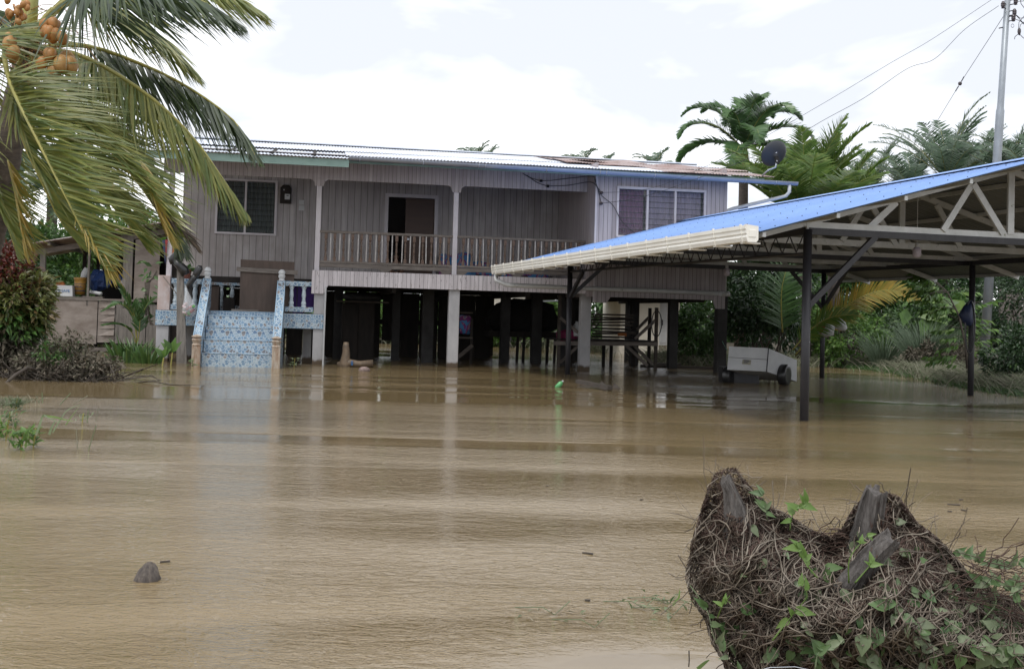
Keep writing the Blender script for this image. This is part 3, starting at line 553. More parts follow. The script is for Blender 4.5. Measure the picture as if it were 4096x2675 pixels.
bal0 = MB().lathe((0, 0, 0), [(r, z) for r, z in prof], 10).box(-.033, .033, -.033, .033, 2.92, 3.058).box(-.034, .034, -.034, .034, 2.41, 2.5); bal0 = P(bal0, 'baluster', M_bal, rail)
slat0 = P(MB().box(-.013, .013, -.056, -.035, 2.42, 3.055), 'slat', M_slat, rail)
xs_ = [.12 + .205 * i for i in range(15)] + [3.34 + .2 * i for i in range(15)]
for i, x in enumerate(xs_):
    o = bal0 if i == 0 else bal0.copy()
    if i: COL.objects.link(o); o.parent = rail
    o.location = (x, 0, 0)
for i, x in enumerate([x_ + .102 for x_ in xs_ if x_ not in (xs_[14], xs_[29])]):
    o = slat0 if i == 0 else slat0.copy()
    if i: COL.objects.link(o); o.parent = rail
    o.location = (x, 0, 0); o.rotation_euler = (0, random.uniform(-.012, .012), 0)

# things on the veranda
mt = TH('electric_meter', 'dark electricity meter box on the wall between window and veranda post', 'meter', -.93, YB, 4.0)
hpart(MB().box(-1.08, -.80, YB - .12, YB - .002, 3.98, 4.40).prism([(-1.06, YB - .13, 4.40), (-1.0, YB - .13, 4.46), (-.86, YB - .13, 4.46), (-.82, YB - .13, 4.40)], (0, .12, 0)), 'case', M_dkwood, mt, bevel=.01)
hpart(MB().box(-.96, -.83, YB - .135, YB - .122, 4.08, 4.22), 'dial_window', M_foam, mt)
hpart(MB().box(-.92, -.86, YB - .14, YB - .136, 4.17, 4.19), 'counter', M_black, mt)
hpart(MB().box(-1.0, -.97, YB - .126, YB - .122, 4.31, 4.34), 'sticker', M_foam, mt)
single(MB().box(-.60, -.46, YB - .015, YB - .003, 3.82, 3.95).box(-.60, -.47, YB - .016, YB - .003, 3.97, 4.09), 'switch_plate', M_foam, 'two pale switch plates on the wall right of the meter box', 'switch', H=True)
q = TH('quilt_heap', 'checked blue and maroon quilt draped over a bench behind the railing', 'quilt', 4.4, 2.6, 2.12)
def drape(x0, x1, y0, y1, z0, h0, seed):
    rr = np.random.default_rng(seed); n_ = 34; X = np.linspace(x0, x1, n_); Yv = np.linspace(y0, y1, 8); V = []
    ph = rr.uniform(0, 6, 4)
    for j_, y in enumerate(Yv):
        for x in X:
            zz_ = z0 + h0 * (1 + .12 * math.sin(x * 5 + ph[0]) + .1 * math.sin(x * 9 + ph[1])) * (1 if 0 < j_ else .02)
            V.append((x + .02 * math.sin(y * 30 + ph[2]), y + .03 * math.sin(x * 8 + ph[3]), zz_))
    return MB().add(V, [(j_ * n_ + i, j_ * n_ + i + 1, (j_ + 1) * n_ + i + 1, (j_ + 1) * n_ + i) for j_ in range(7) for i in range(n_ - 1)])
hpart(drape(3.02, 3.85, 2.25, 3.0, 2.15, .62, 1), 'folded_quilt', M_quilt, q, smooth=True)
hpart(drape(3.85, 4.55, 2.3, 3.0, 2.15, .46, 2), 'folded_quilt', M_quilt, q, smooth=True)
hpart(drape(4.65, 5.9, 2.3, 3.0, 2.15, .40, 3), 'folded_quilt', M_quilt, q, smooth=True)
hpart(MB().box(3.0, 6.0, 2.35, 2.95, 2.12, 2.3), 'bench', M_dkwood, q)
# child sitting in the doorway, half hidden by the balusters
def skin_fig(name, verts, edges, radii, mat, parent, root=0):
    me = bpy.data.meshes.new(name); me.from_pydata([tuple(v_) for v_ in verts], edges, []); o = link(name, me, mat, parent)
    o.modifiers.new('s', 'SKIN'); sk = me.skin_vertices[0].data
    for i, r_ in enumerate(radii): sk[i].radius = (r_, r_) if not isinstance(r_, tuple) else r_
    sk[root].use_root = True; sb = o.modifiers.new('ss', 'SUBSURF'); sb.levels = 1; sb.render_levels = 2
    for p_ in me.polygons: p_.use_smooth = True
    return o
ch = TH('person', 'child in dark shirt sitting on the floor of the doorway behind balusters', 'person', 1.93, 2.75, 2.12)
vs = [(0, 0, .12), (0, -.01, .26), (0, -.02, .40), (0, -.03, .47), (0, -.05, .56), (-.13, -.02, .40), (-.2, -.08, .27), (-.14, -.2, .17), (.13, -.02, .40), (.2, -.08, .27), (.12, -.2, .17), (-.09, -.03, .11), (-.17, -.24, .24), (-.08, -.34, .05), (-.08, -.42, .03), (.09, -.03, .11), (.17, -.24, .24), (.08, -.34, .05), (.08, -.42, .03), (0, -.05, .65)]
ed = [(0, 1), (1, 2), (2, 3), (3, 4), (4, 19), (2, 5), (5, 6), (6, 7), (2, 8), (8, 9), (9, 10), (0, 11), (11, 12), (12, 13), (13, 14), (0, 15), (15, 16), (16, 17), (17, 18)]
rd = [.085, .08, .075, .035, .075, .045, .03, .022, .045, .03, .022, .06, .045, .03, .028, .06, .045, .03, .028, .06]
skin_fig('body', vs, ed, rd, M_skin, ch)
skin_fig('shirt', [(0, 0, .15), (0, -.01, .26), (0, -.02, .40), (-.13, -.02, .395), (-.18, -.06, .32), (.13, -.02, .395), (.18, -.06, .32)], [(0, 1), (1, 2), (2, 3), (3, 4), (2, 5), (5, 6)], [.1, .095, .088, .055, .045, .055, .045], M_shirt, ch)
MB().blob((0, -.03, .635), (.082, .085, .07), 10, 7, .03).build('hair', M_black, ch, True)
MB().blob((-.028, -.125, .61), (.009, .006, .007), 6, 4, 0).blob((.028, -.125, .61), (.009, .006, .007), 6, 4, 0).blob((0, -.13, .565), (.02, .008, .005), 6, 4, 0).build('face', M_black, ch)

# ================================================================ TILED STAIRCASE AND LANDING
st = T('tiled_staircase', 'pebble tiled staircase with white newels and balustraded landing rising from the flood', 'staircase', M=HM @ Matrix.Translation((-1.7, -1.8, 0)))
def SP(mb, name, mat, parent=st, **k): return hpart(mb, name, mat, parent, **k)
SP(MB().box(-3.6, .13, -.16, -.13, .83, 1.165).box(-3.6, .13, -.13, 1.3, .86, 1.16).box(-3.6, -3.57, -.13, 1.3, .83, 1.16), 'landing', M_tile)
SP(MB().box(-3.6, .13, -.155, 1.3, 1.166, 1.172), 'landing_floor', M_grwood)
ys = -1.72; tz = [-.35, -.03, .28, .56, .83, 1.08, 1.172]
for i in range(6):
    y0 = ys + (i - 1) * .33; z1 = tz[i + 1] ; z0 = tz[i]
    if i == 5: y0 = -.2
    SP(MB().box(-2.40, -.92, y0, -.16 if i < 5 else -.162, z0 - (.5 if i == 0 else .1), z1), 'step', M_tile)
    SP(MB().box(-2.40, -.92, y0 - .012, y0 + .02, z1 + .001, z1 + .012), 'nosing', M_trim)
for xc, in ((-2.5,), (-.85,)):
    a, b_ = xc - .085, xc + .085
    poly = [(a, -1.78, -.6), (a, -1.78, .62), (a, -.20, 1.90), (a, -.02, 1.90), (a, -.02, 1.3), (a, -.17, 1.2), (a, -.17, -.6)]
    SP(MB().prism(poly, (b_ - a, 0, 0)), 'parapet', M_tile)
    for xx_ in (a + .004, b_ - .004): SP(MB().beam((xx_, -1.79, .63), (xx_, -.20, 1.905), .014, .02), 'edge_trim', M_trim)
    SP(MB().lathe((xc, -.12, 1.9), [(.06, 0), (.075, .02), (.055, .05), (.075, .09), (.08, .13), (.06, .15), (.07, .17), (.082, .19), (.078, .21), (.06, .24), (.03, .265)], 14), 'finial', M_finial, smooth=False)
    SP(MB().box(xc - .085, xc + .085, -1.96, -1.79, -.6, .44).lathe((xc, -1.875, .44), [(.09, 0), (.1, .02), (.075, .05), (.09, .1), (.105, .13), (.07, .17), (.11, .19), (.11, .205), (.03, .24)], 14), 'newel_post', M_newel)
vase = [(.062, 0), (.062, .035), (.048, .045), (.062, .08), (.058, .12), (.035, .155), (.05, .17), (.036, .19), (.052, .28), (.046, .36), (.036, .43), (.052, .445), (.05, .47), (.062, .475), (.062, .51)]
def balustrade(x0, x1, y, xs_, zb=1.24, n='balustrade'):
    b0 = SP(MB().box(x0, x1, y - .07, y + .07, zb, zb + .11), n, M_tile); SP(MB().box(x0, x1, y - .08, y + .08, zb + .59, zb + .70), 'handrail', M_tile, b0)
    for x in xs_: SP(MB().lathe((x, y, zb + .11), [(r * .95, z * .94) for r, z in vase], 12), 'baluster', M_balw, b0, smooth=False)
balustrade(-3.29, -2.60, -.04, (-3.2, -2.99, -2.78), 1.19)
balustrade(-.75, -.12, -.04, (-.62, -.34), 1.21)
balustrade(-3.5, -.2, 1.2, (-3.2, -2.9, -2.6, -2.3, -2.05, -1.8, -1.55, -1.3, -1.0, -.7, -.4), 1.2)
pl = TH('plywood_barrier', 'brown plywood sheet with a nailed crossbar blocking the top of the stairs', 'barrier', -1.2, .1, 1.17)
hpart(MB().add([(-1.78, -.02, 1.175), (-.58, -.02, 1.175), (-.58, .12, 2.36), (-1.80, .12, 2.38), (-1.78, .01, 1.175), (-.58, .01, 1.175), (-.58, .15, 2.36), (-1.80, .15, 2.38)], [(0, 1, 2, 3), (7, 6, 5, 4), (0, 4, 5, 1), (1, 5, 6, 2), (2, 6, 7, 3), (3, 7, 4, 0)]), 'sheet', M_ply2, pl)
hpart(MB().beam((-1.88, .05, 2.15), (-.50, .05, 2.11), .03, .1), 'crossbar', M_grwood, pl)
single(MB().beam((-1.95, -.1, 1.21), (-1.35, -.08, 1.2), .12, .05), 'plank', M_grwood, 'short brown plank lying on the landing at the foot of the plywood', 'plank', H=True)
um = TH('folded_umbrella', 'purple umbrella leaning behind the right balustrade of the landing', 'umbrella', -.5, .35, 1.18)
vs = [(-.5, .5, 1.9)] ; npt = 8
for i in range(npt): a_ = 2 * math.pi * i / npt; vs.append((-.5 + .55 * math.cos(a_), .38 + .16 * math.sin(a_), 1.55 + .42 * math.sin(a_)))
hpart(MB().add(vs, [(0, 1 + i, 1 + (i + 1) % npt) for i in range(npt)]), 'canopy', M_purple, um)
hpart(MB().tube([(-.5, .5, 1.95), (-.5, -.0 + .1, 1.3)], .01, 6), 'shaft', M_iron, um)
ob = TH('storage_tub', 'dark tub and boxes in shadow behind the left balusters of the landing', 'tub', -2.4, .8, 1.18)
hpart(MB().box(-2.75, -2.3, .5, .95, 1.18, 1.75), 'box', M_ply2, ob); hpart(MB().box(-2.2, -1.95, .6, .9, 1.18, 1.5), 'box', M_dkwood, ob)
# plank with boots, bag of cans, broom stick, windmill, pot plant
single(MB().prism([(-3.13, -.52, 2.05), (-3.05, -.52, 2.38), (-2.98, -.52, 2.02), (-2.86, -.66, .55), (-2.80, -.7, -.4), (-3.03, -.7, -.4)], (0, .05, 0)), 'leaning_plank', M_grwoodz, 'split grey plank standing upright in the water beside the tiled landing', 'plank', H=True)
def boot(name, label, pts, rad, foot, H=True):
    r = T(name, label, 'boot', loc=HM @ Vector(pts[0]), group='rubber boots hung on the plank')
    mb_ = MB().tube(pts, rad, 12); hpart(mb_, 'shaft', M_rubber, r, smooth=True)
    hpart(MB().tube(foot[0], foot[1], 10), 'foot', M_rubber, r, smooth=True); return r
boot('rubber_boot', 'black rubber boot stuck sole up over the top of the plank', [(-2.92, -.6, 1.97), (-2.98, -.6, 2.08), (-3.08, -.6, 2.18), (-3.19, -.6, 2.28)], [.10, .11, .09, .08], ([(-3.2, -.6, 2.20), (-3.23, -.6, 2.29), (-3.13, -.6, 2.43), (-3.05, -.6, 2.52)], [.07, .09, .075, .045]))
boot('rubber_boot', 'dusty black boot hanging lower on the plank beside the bag of cans', [(-2.88, -.62, 1.66), (-2.82, -.62, 1.78), (-2.76, -.62, 1.88), (-2.70, -.62, 1.97)], [.05, .065, .07, .065], ([(-2.73, -.62, 1.90), (-2.68, -.62, 2.02), (-2.63, -.62, 2.12), (-2.62, -.62, 2.18)], [.06, .085, .078, .05]))
bg_ = TH('bag_of_cans', 'clear plastic bag of empty drink cans tied to the plank', 'bag', -2.82, -.78, 1.05)
hpart(MB().tube([(-2.90, -.75, 1.72), (-2.88, -.75, 1.6), (-2.84, -.76, 1.42), (-2.80, -.78, 1.25), (-2.80, -.78, 1.13), (-2.82, -.78, 1.05)], [.012, .035, .09, .15, .16, .09], 14), 'bag', M_plast, bg_, smooth=True)
for i in range(16):
    p_ = Vector((-2.81 + random.uniform(-.1, .1), -.78 + random.uniform(-.09, .09), 1.12 + random.uniform(-.03, .2))); d_ = Vector((random.uniform(-1, 1), random.uniform(-1, 1), random.uniform(-.6, .6))).normalized() * .05
    hpart(MB().tube([p_ - d_, p_ + d_], .032, 8), 'can', [M_can, M_cang, M_red, M_can][i % 4], bg_, smooth=False)
single(MB().tube([(-3.47, -.2, 1.93), (-3.1, -.35, 1.5), (-2.9, -.5, 1.3)], .011, 6), 'broom_stick', M_grwoodz, 'thin bare stick leaning diagonally between plinth and plank', 'stick', H=True)
pw = TH('paper_windmill', 'blue, red and orange paper decoration tied to the white corner post', 'decoration', -3.4, -.1, 2.7)
for pts, mt_ in (([(-3.53, -.1, 2.74), (-3.42, -.09, 2.76), (-3.44, -.1, 2.2)], M_navy), ([(-3.46, -.11, 2.75), (-3.40, -.1, 2.76), (-3.43, -.11, 2.35)], M_red), ([(-3.28, -.1, 2.68), (-3.16, -.12, 2.66), (-3.3, -.12, 2.42)], M_orange)):
    hpart(MB().prism(pts, (0, .012, 0)), 'petal', mt_, pw)
pt = TH('potted_plant', 'terracotta pot with broad leaves standing on the landing handrail', 'plant', -2.98, .05, 1.9)
hpart(MB().lathe((-2.98, .06, 1.89), [(.07, 0), (.1, .16), (.11, .17), (.11, .2), (.09, .2)], 14), 'pot', M_terra, pt)
nm = NM(); c_ = np.array(HW(-2.95, .06, 2.08)); nn = 14; D_ = unit(nn) * np.array([1, .6, .5]) + np.array([0, -.1, .2]); nm.leaves(np.repeat(c_[None], nn, 0), D_, unit(nn) * .4 + np.array([0, -.5, .8]), rng.uniform(.18, .32, nn), rng.uniform(.08, .13, nn)); nm.build('leaves', L_mid, pt)

# ================================================================ BLUE-ROOFED CARPORT   (local x = across, y = along, away from the camera)
cp = T('carport', 'open carport with blue ribbed roof, steel trusses and cream gutter standing in flood', 'carport', M=CM)
def C(mb, name, mat, parent=cp, **k): return mb.build(name, mat, parent, **k)
CL, CWD, ZB, ZC, ZV, SL = 10.16, 6.29, 2.51, 2.64, 2.73, .2806
S0, S1, OV = -1.1, 11.5, 1.28
RM = CWD / 2
def rib_sheet(x0, z0, x1, z1, y0, y1, dz=0., pitch=.19, rib=.014):
    ys_ = []; k = int((y1 - y0) / pitch)
    for i in range(k + 1):
        y = y0 + i * pitch; ys_ += [(y, 0), (y + .012, rib), (y + .030, rib), (y + .042, 0), (y + .11, 0), (y + .115, .005), (y + .125, .005), (y + .13, 0)]
    ys_ = [p_ for p_ in ys_ if p_[0] <= y1]; n_ = len(ys_); V = []
    for x, z in ((x0, z0), (x1, z1)): V += [(x, y, z + q + dz) for y, q in ys_]
    return np.array(V), np.array([(i, i + 1, n_ + i + 1, n_ + i) for i in range(n_ - 1)])
zr_ = ZV + SL * RM; ze_ = ZV - SL * OV
for x0, x1, z0, z1 in ((-OV, RM, ze_, zr_), (CWD + OV, RM, ze_, zr_)):
    V, F = rib_sheet(x0, z0, x1, z1, S0, S1); o = link('roof_sheet', mesh_np('roof_sheet', V, [F]), M_blueroof, cp); s_ = o.modifiers.new('t', 'SOLIDIFY'); s_.thickness = .002
    V, F = rib_sheet(x0 + (.02 if x0 < RM else -.02), z0, x1, z1, S0 + .01, S1 - .01, -.012); link('roof_lining', mesh_np('roof_lining', V, [F]), M_under, cp)
C(MB().add([(RM - .2, S0, zr_ - .02), (RM, S0, zr_ + .045), (RM + .2, S0, zr_ - .02), (RM - .2, S1, zr_ - .02), (RM, S1, zr_ + .045), (RM + .2, S1, zr_ - .02)], [(0, 1, 4, 3), (1, 2, 5, 4)]), 'ridge_cap', M_blueroof)
q = MB()
for x in (-1.0, -.2, .75, 1.7, 2.6):
    for k in range(32):
        y = S0 + .12 + k * .39 + random.uniform(-.02, .02); z = ZV + SL * x + .024; q.box(x - .005, x + .005, y - .005, y + .005, z - .02, z - .003)
C(q, 'roof_screws', M_iron)
for x in (-1.2, -.2, .75, 1.7, 2.6):
    for xx in (x, CWD - x):
        z = ZV + SL * (x) - .05; C(MB().beam((xx, S0 + .03, z), (xx, S1 - .03, z), .045, .06), 'purlin', M_truss)
TS = [0., 2.54, 5.08, 7.62, CL]
def truss(y):
    b0 = C(MB().beam((-.03, y, ZC - .055), (CWD + .03, y, ZC - .055), .05, .10), 'truss', M_truss)
    def bar(p, q_, n='truss_bar', w=.09, d=.035, off=0.): C(MB().beam((p[0], y + off, p[1]), (q_[0], y + off, q_[1]), w if abs(p[0] - q_[0]) < .01 else d, w, up=(0, 1, 0)) if False else bar2(p, q_, y + off, w, d), n, M_truss, b0)
    for x0, x1 in ((-OV + .05, RM), (CWD + OV - .05, RM)):
        sg = x0 if x0 < RM else CWD - x0; bar((x0, ZV + SL * sg - .10), (x1, zr_ - .10), 'top_chord')
    za = ZV + SL * 2.45 - .14
    for m_ in (1, -1):
        X = lambda x: x if m_ == 1 else CWD - x
        bar((X(2.05), ZC - .03), (X(2.50), za), off=-.03); bar((X(3.02), ZC - .03), (X(2.52), za), off=-.035) if m_ == 1 else None
        bar((X(.95), ZC - .03), (X(1.35), ZV + SL * 1.35 - .14), off=.03)
    bar((RM, ZC - .03), (RM, zr_ - .12), w=.1, off=-.025)
def bar2(p, q_, y, w, d):
    a = Vector((p[0], 0, p[1])); b_ = Vector((q_[0], 0, q_[1])); t_ = (b_ - a).normalized(); n_ = Vector((-t_.z, 0, t_.x)) * w / 2
    return MB().prism([(v_.x, y - d / 2, v_.z) for v_ in (a - n_, a + n_, b_ + n_, b_ - n_)], (0, d, 0))
for y in TS: truss(y)
for x, y, r_ in ((0, 0, .058), (0, CL, .058), (CWD, CL, .055), (CWD, 4.85, .055), (CWD, 0, .055)):
    C(MB().tube([(x, y, -.8), (x, y, ZB + .02)], r_, 14), 'post', M_iron, smooth=True)
for a, b_ in (((0, 0), (CWD, 0)), ((0, CL), (CWD, CL)), ((CWD, 0), (CWD, CL)), ((0, 0), (0, CL)), ((0, 5.08), (CWD, 5.08))):
    C(MB().beam((a[0], a[1] + .001, ZB), (b_[0], b_[1], ZB), .07, .09), 'beam', M_iron)
# open-web lattice along the left side
lat = C(MB().tube([(0, .06, ZB - .30), (0, CL - .06, ZB - .24)], .022, 8), 'lattice_girder', M_iron)
zz = MB(); k = 26
pts = [(0, .1 + (CL - .2) * i / (2 * k), (ZB - .27) if i % 2 else (ZB - .03)) for i in range(2 * k + 1)]
for a, b_ in zip(pts, pts[1:]): zz.tube([a, b_], .009, 5, False)
C(zz, 'zigzag_bars', M_iron, lat)
for p_, q_ in (((.03, 0, 1.52), (1.02, 0, ZB - .03)), ((.03, CL, 1.72), (.85, CL, ZB - .03)), ((CWD - .03, CL, 1.66), (CWD - .85, CL, ZB - .03)), ((CWD, CL - .03, 1.66), (CWD, CL - .95, ZB - .03)), ((0, CL - .03, 1.7), (0, CL - .9, ZB - .25))):
    C(MB().beam(p_, q_, .06, .075), 'knee_brace', M_iron)
# gutter with brackets, stop ends and pipe
gx0 = -OV - .02
prf = [(0, 0), (-.025, -.02), (-.135, -.02), (-.15, .03), (-.142, .06), (-.155, .075), (-.155, .115), (-.165, .13), (-.165, .175), (-.158, .175), (-.158, .12), (-.148, .08), (-.13, -.005), (-.03, -.005), (-.01, .01), (-.01, .15), (0, .15)]
gz = lambda y: ze_ - .10 - (y - S0) * .004
def extr(prf, y0, y1, grow=0.):
    n_ = len(prf); vs = [(gx0 + p_[0], y, gz(y) + p_[1]) for y in (y0, y1) for p_ in prf]
    return MB().add(vs, [(i, (i + 1) % n_, n_ + (i + 1) % n_, n_ + i) for i in range(n_)] + [tuple(range(n_)), tuple(range(2 * n_ - 1, n_ - 1, -1))])
gt = C(extr(prf, S0, S1), 'gutter', M_pvc)
hull = [(0, .0), (-.025, -.03), (-.14, -.03), (-.158, .03), (-.15, .06), (-.162, .075), (-.162, .115), (-.173, .13), (-.173, .182), (-.1, .175), (0, .165)]
for y in (S0 - .012, S1): C(extr(hull, y, y + .03), 'stop_end', M_pvc, gt)
C(MB().box(gx0 - .125, gx0 - .035, S0 - .02, S0 - .01, gz(S0) + .03, gz(S0) + .12), 'stop_end_panel', M_pvc, gt, bevel=.004)
brk = [(-.02, -.027), (-.142, -.027), (-.16, .03), (-.151, .06), (-.164, .075), (-.164, .115), (-.175, .13), (-.175, .19), (-.155, .19), (-.157, .12), (-.146, .03), (-.132, -.018), (-.02, -.018)]
for i in range(17):
    y = S0 + .12 + i * .76; b1 = C(extr(brk, y, y + .03), 'bracket', M_pvc, gt); C(MB().box(gx0 - .12, gx0 + .1, y + .005, y + .10, gz(y) - .04, gz(y) - .024), 'bracket_foot', M_pvc, gt)
# pipe from the far end of the gutter, along the house to its right corner
pp = [CM @ Vector((gx0 - .08, S1 - .12, gz(S1) - .02)), CM @ Vector((gx0 - .08, S1 - .12, gz(S1) - .16)), HM @ HL(2030, 1140, -1.25), HM @ HL(2300, 1152, -1.2), HM @ HL(2600, 1162, -1.15), HM @ HL(2915, 1176, -1.1)]
C(MB().tube([CMI @ p_ for p_ in pp], .052, 12), 'rain_pipe', M_pvcg, smooth=True)
C(MB().tube([CMI @ (HM @ HL(2876 + i, 1174 + i * .05, -1.1)) for i in (0, 10)], .06, 12).tube([CMI @ (HM @ HL(2902 + i, 1175.5, -1.1)) for i in (0, 16)], .06, 12), 'pipe_socket', M_pvcg, smooth=True)
def bulb(name, label, x, y, z, drop):
    r = T(name, label, 'lamp', M=CM @ Matrix.Translation((x, y, z)), group='lamps hanging under the carport')
    MB().tube([(0, 0, 0), (0, 0, drop)], .006, 6).build('cord', M_foam, r)
    MB().lathe((0, 0, -.06), [(.03, 0), (.032, .05), (.02, .07)], 12).build('holder', M_foam, r, True)
    MB().lathe((0, 0, -.22), [(.03, 0), (.062, .02), (.068, .06), (.066, .13), (.045, .16)], 14).build('bulb', M_bulb, r, True)
a = CMI @ PD(3668, 975, 17.5); bulb('hanging_lamp', 'larger pale bulb hanging on a long white cord near the middle truss', a.x, a.y, a.z, .85)
a = CMI @ PD(2908, 1062, 23.); bulb('hanging_lamp', 'smaller bulb hanging near the far end of the carport by the house corner', a.x, a.y, a.z, .2)
# bags hanging on carport posts
b1 = CM @ Vector((CWD, CL, 1.3)); bx = T('plastic_bag', 'white and pink knotted plastic bag with red print hanging on far right carport post', 'bag', loc=b1)
MB().tube([b1 + Vector(v_) for v_ in ((-.02, -.12, .12), (.0, -.14, .02), (.02, -.15, -.1), (.02, -.13, -.25), (.0, -.12, -.33))], [.02, .15, .22, .2, .05], 12).build('bag', M_foam, bx, True, world=True)
MB().tube([b1 + Vector(v_) for v_ in ((.1, -.16, .1), (.25, -.16, .02), (.42, -.15, -.08), (.5, -.15, -.14))], [.04, .14, .12, .05], 10).build('side_bag', M_foam, bx, True, world=True)
MB().tube([b1 + Vector(v_) for v_ in ((-.08, -.2, 0), (-.1, -.24, -.1), (-.06, -.22, -.26))], [.05, .14, .06], 10).build('pink_bag', M_red, bx, True, world=True)
b2 = CM @ Vector((CWD, 4.85, 1.75)); bx = T('hanging_bag', 'dark blue cloth bag hooked on the right carport post', 'bag', loc=b2)
MB().tube([b2 + Vector(v_) for v_ in ((-.04, -.05, .05), (-.1, -.06, -.1), (-.14, -.06, -.22), (-.08, -.06, -.38), (-.04, -.05, -.42))], [.03, .09, .13, .09, .03], 10).build('bag', M_navy, bx, True, world=True)
single(MB().tube([b2 + Vector((-.07 - .09 * math.sin(t_), -.1, -.45 + .5 * math.cos(t_))) for t_ in np.linspace(0, math.pi * 1.9, 22)], .016, 7), 'hose_loop', M_rubber, 'loop of black hose hanging below the blue bag on the carport post', 'hose')

# ================================================================ SATELLITE DISH, POLE, CABLES
dc = HM @ Vector((10.55, -.75, 5.33)); ds = T('satellite_dish', 'dark grey satellite dish on a bent mast above the rusty roof end', 'satellite dish', loc=HM @ Vector((10.15, -.75, 4.8)))
dc = PD(3097, 616, 25.9); nrm = Vector((-.30, .80, .50)).normalized(); Md = nrm.to_track_quat('Z', 'Y').to_matrix()
MB().lathe(dc, [(.0, -.07), (.1, -.066), (.2, -.045), (.28, -.012), (.325, .02), (.328, .026), (.28, -.004), (.2, -.037), (.001, -.06)], 36, Md).build('reflector', M_dish, ds, True, world=True)
bk = dc - nrm * .1; MB().beam(bk + Vector((-.0, 0, -.02)), bk + Vector((.02, -.05, -.2)), .09, .05).build('mount', M_black, ds, world=True)
MB().tube([bk + Vector((.0, -.05, -.12)), bk + Vector((-.02, -.05, -.28)), PD(3075, 680, 25.9), PD(3048, 704, 26.1)], .022, 8).build('mast', M_galv, ds, True, world=True)
MB().box(*(lambda c_: (c_.x - .02, c_.x + .02, c_.y - .01, c_.y + .01, c_.z - .015, c_.z + .015))(dc - nrm * .075 + Vector((0, -.02, .06)))).build('mark', M_foam, ds, world=True)
PDZ = 27.0
pb = gx(3930, PDZ); pb.z = -.5; ptop = PD(4034, -60, PDZ)
po = T('utility_pole', 'tall galvanised power pole leaning slightly behind the carport', 'pole', loc=(pb.x, pb.y, 0))
def pl_(t_): return pb + (ptop - pb) * t_
MB().tube([pb, pl_(.68), pl_(.695), pl_(.70), pl_(.715), ptop], [.118, .098, .098, .084, .078, .07], 16).build('shaft', M_pole, po, True, world=True)
def spool(c_, s_=1., M=None): return MB().lathe(c_, [(.03 * s_, -.10 * s_), (.05 * s_, -.09 * s_), (.035 * s_, -.06 * s_), (.055 * s_, -.045 * s_), (.058 * s_, -.01 * s_), (.038 * s_, .0), (.058 * s_, .01 * s_), (.055 * s_, .045 * s_), (.035 * s_, .06 * s_), (.04 * s_, .08 * s_), (.015 * s_, .1 * s_)], 12, M)
for u, v in ((4012, 20), (4063, 6), (4058, 50), (4054, 72)):
    c_ = PD(u, v, PDZ - .15); iz = spool(c_, .9).build('insulator', M_insul, po, True, world=True)
    pc = pl_((c_.z - pb.z) / (ptop.z - pb.z)); MB().beam(pc + Vector((0, 0, .05)), c_ + Vector((0, 0, .05)), .02, .02).beam(pc - Vector((0, 0, .06)), c_ - Vector((0, 0, .06)), .02, .02).build('clevis', M_iron, iz, world=True)
MB().beam(PD(3996, 114, PDZ), PD(4022, 108, PDZ), .025, .025).build('step_bolt', M_iron, po, world=True)
MB().tube([PD(4050 + 6 * math.cos(a_), 104 + 7 * math.sin(a_), PDZ - .1) for a_ in np.linspace(0, 6.28, 12)], .008, 5).build('eye_bolt', M_galv, po, world=True)
MB().blob(PD(4077, 128, PDZ - .2), (.04, .04, .09), 8, 6, .2).build('cable_clamp', M_insul, po, True, world=True)
MB().beam(PD(3942, 1322, PDZ - .14), PD(3944, 1348, PDZ - .14), .03, .02).build('hook', M_iron, po, world=True)
def cable(name, label, pts, r=.011, grp='overhead cables', steps=10, mat=None):
    P_ = curve(pts, steps); return single(MB().tube([Vector(p_) for p_ in P_], r, 5), name, mat or M_wire, label, 'cable', grp)
cable('power_cable', 'upper overhead cable running from above the frame down to the house', [PD(3972, -4, 26.8), PD(3724, 160, 27), PD(3560, 254, 27), PD(3300, 410, 26.5), PD(2990, 585, 26), PD(2700, 720, 25.2), PD(2560, 762, 24.7), HW(6.42, YF - .07, 4.18)], .005)
cable('power_cable', 'lower overhead cable from the pole insulator to the house wall', [PD(3995, 24, 26.85), PD(3860, 118, 27), PD(3740, 235, 27), PD(3630, 275, 26.9), PD(3460, 390, 26.5), PD(3300, 478, 26.3), PD(3100, 590, 26), PD(2760, 725, 25.2), PD(2560, 790, 24.7), HW(6.42, YF - .07, 3.93)], .006)
gw = T('guy_wire', 'thin slanting guy wire with a round insulator left of the power pole', 'wire', loc=PD(3660, 620, 40))
MB().tube([PD(4026, 48, 26.9), PD(3840, 335, 31), PD(3655, 640, 36)], .007, 5).build('wire', M_wire, gw, world=True)
MB().blob(PD(3840, 335, 31), (.055, .055, .055), 10, 8, .05).build('insulator', M_insul, gw, True, world=True)
MB().tube([PD(3856, 308, 30.8), PD(3846, 326, 31)], .016, 5).tube([PD(3834, 346, 31), PD(3822, 366, 31)], .016, 5).build('splice', M_iron, gw, world=True)
for i, pts in enumerate(([(4064, 60), (4080, 74), (4110, 72)], [(4060, 78), (4080, 84), (4110, 110)], [(4064, 62), (4090, 90), (4120, 110)], [(4074, 118), (4076, 90), (4110, 50)], [(4078, 118), (4082, 100), (4110, 80)], [(4081, 140), (4090, 150), (4110, 165)], [(4072, 138), (4060, 148), (4058, 158)], [(4060, 8), (4080, 6), (4110, 4)], [(4081, -4), (4084, 16), (4110, 50)])):
    MB().tube([PD(u, v, PDZ - .15) for u, v in pts], .008, 5).build('jumper_wire', M_wire, po, world=True)
ins = MB()
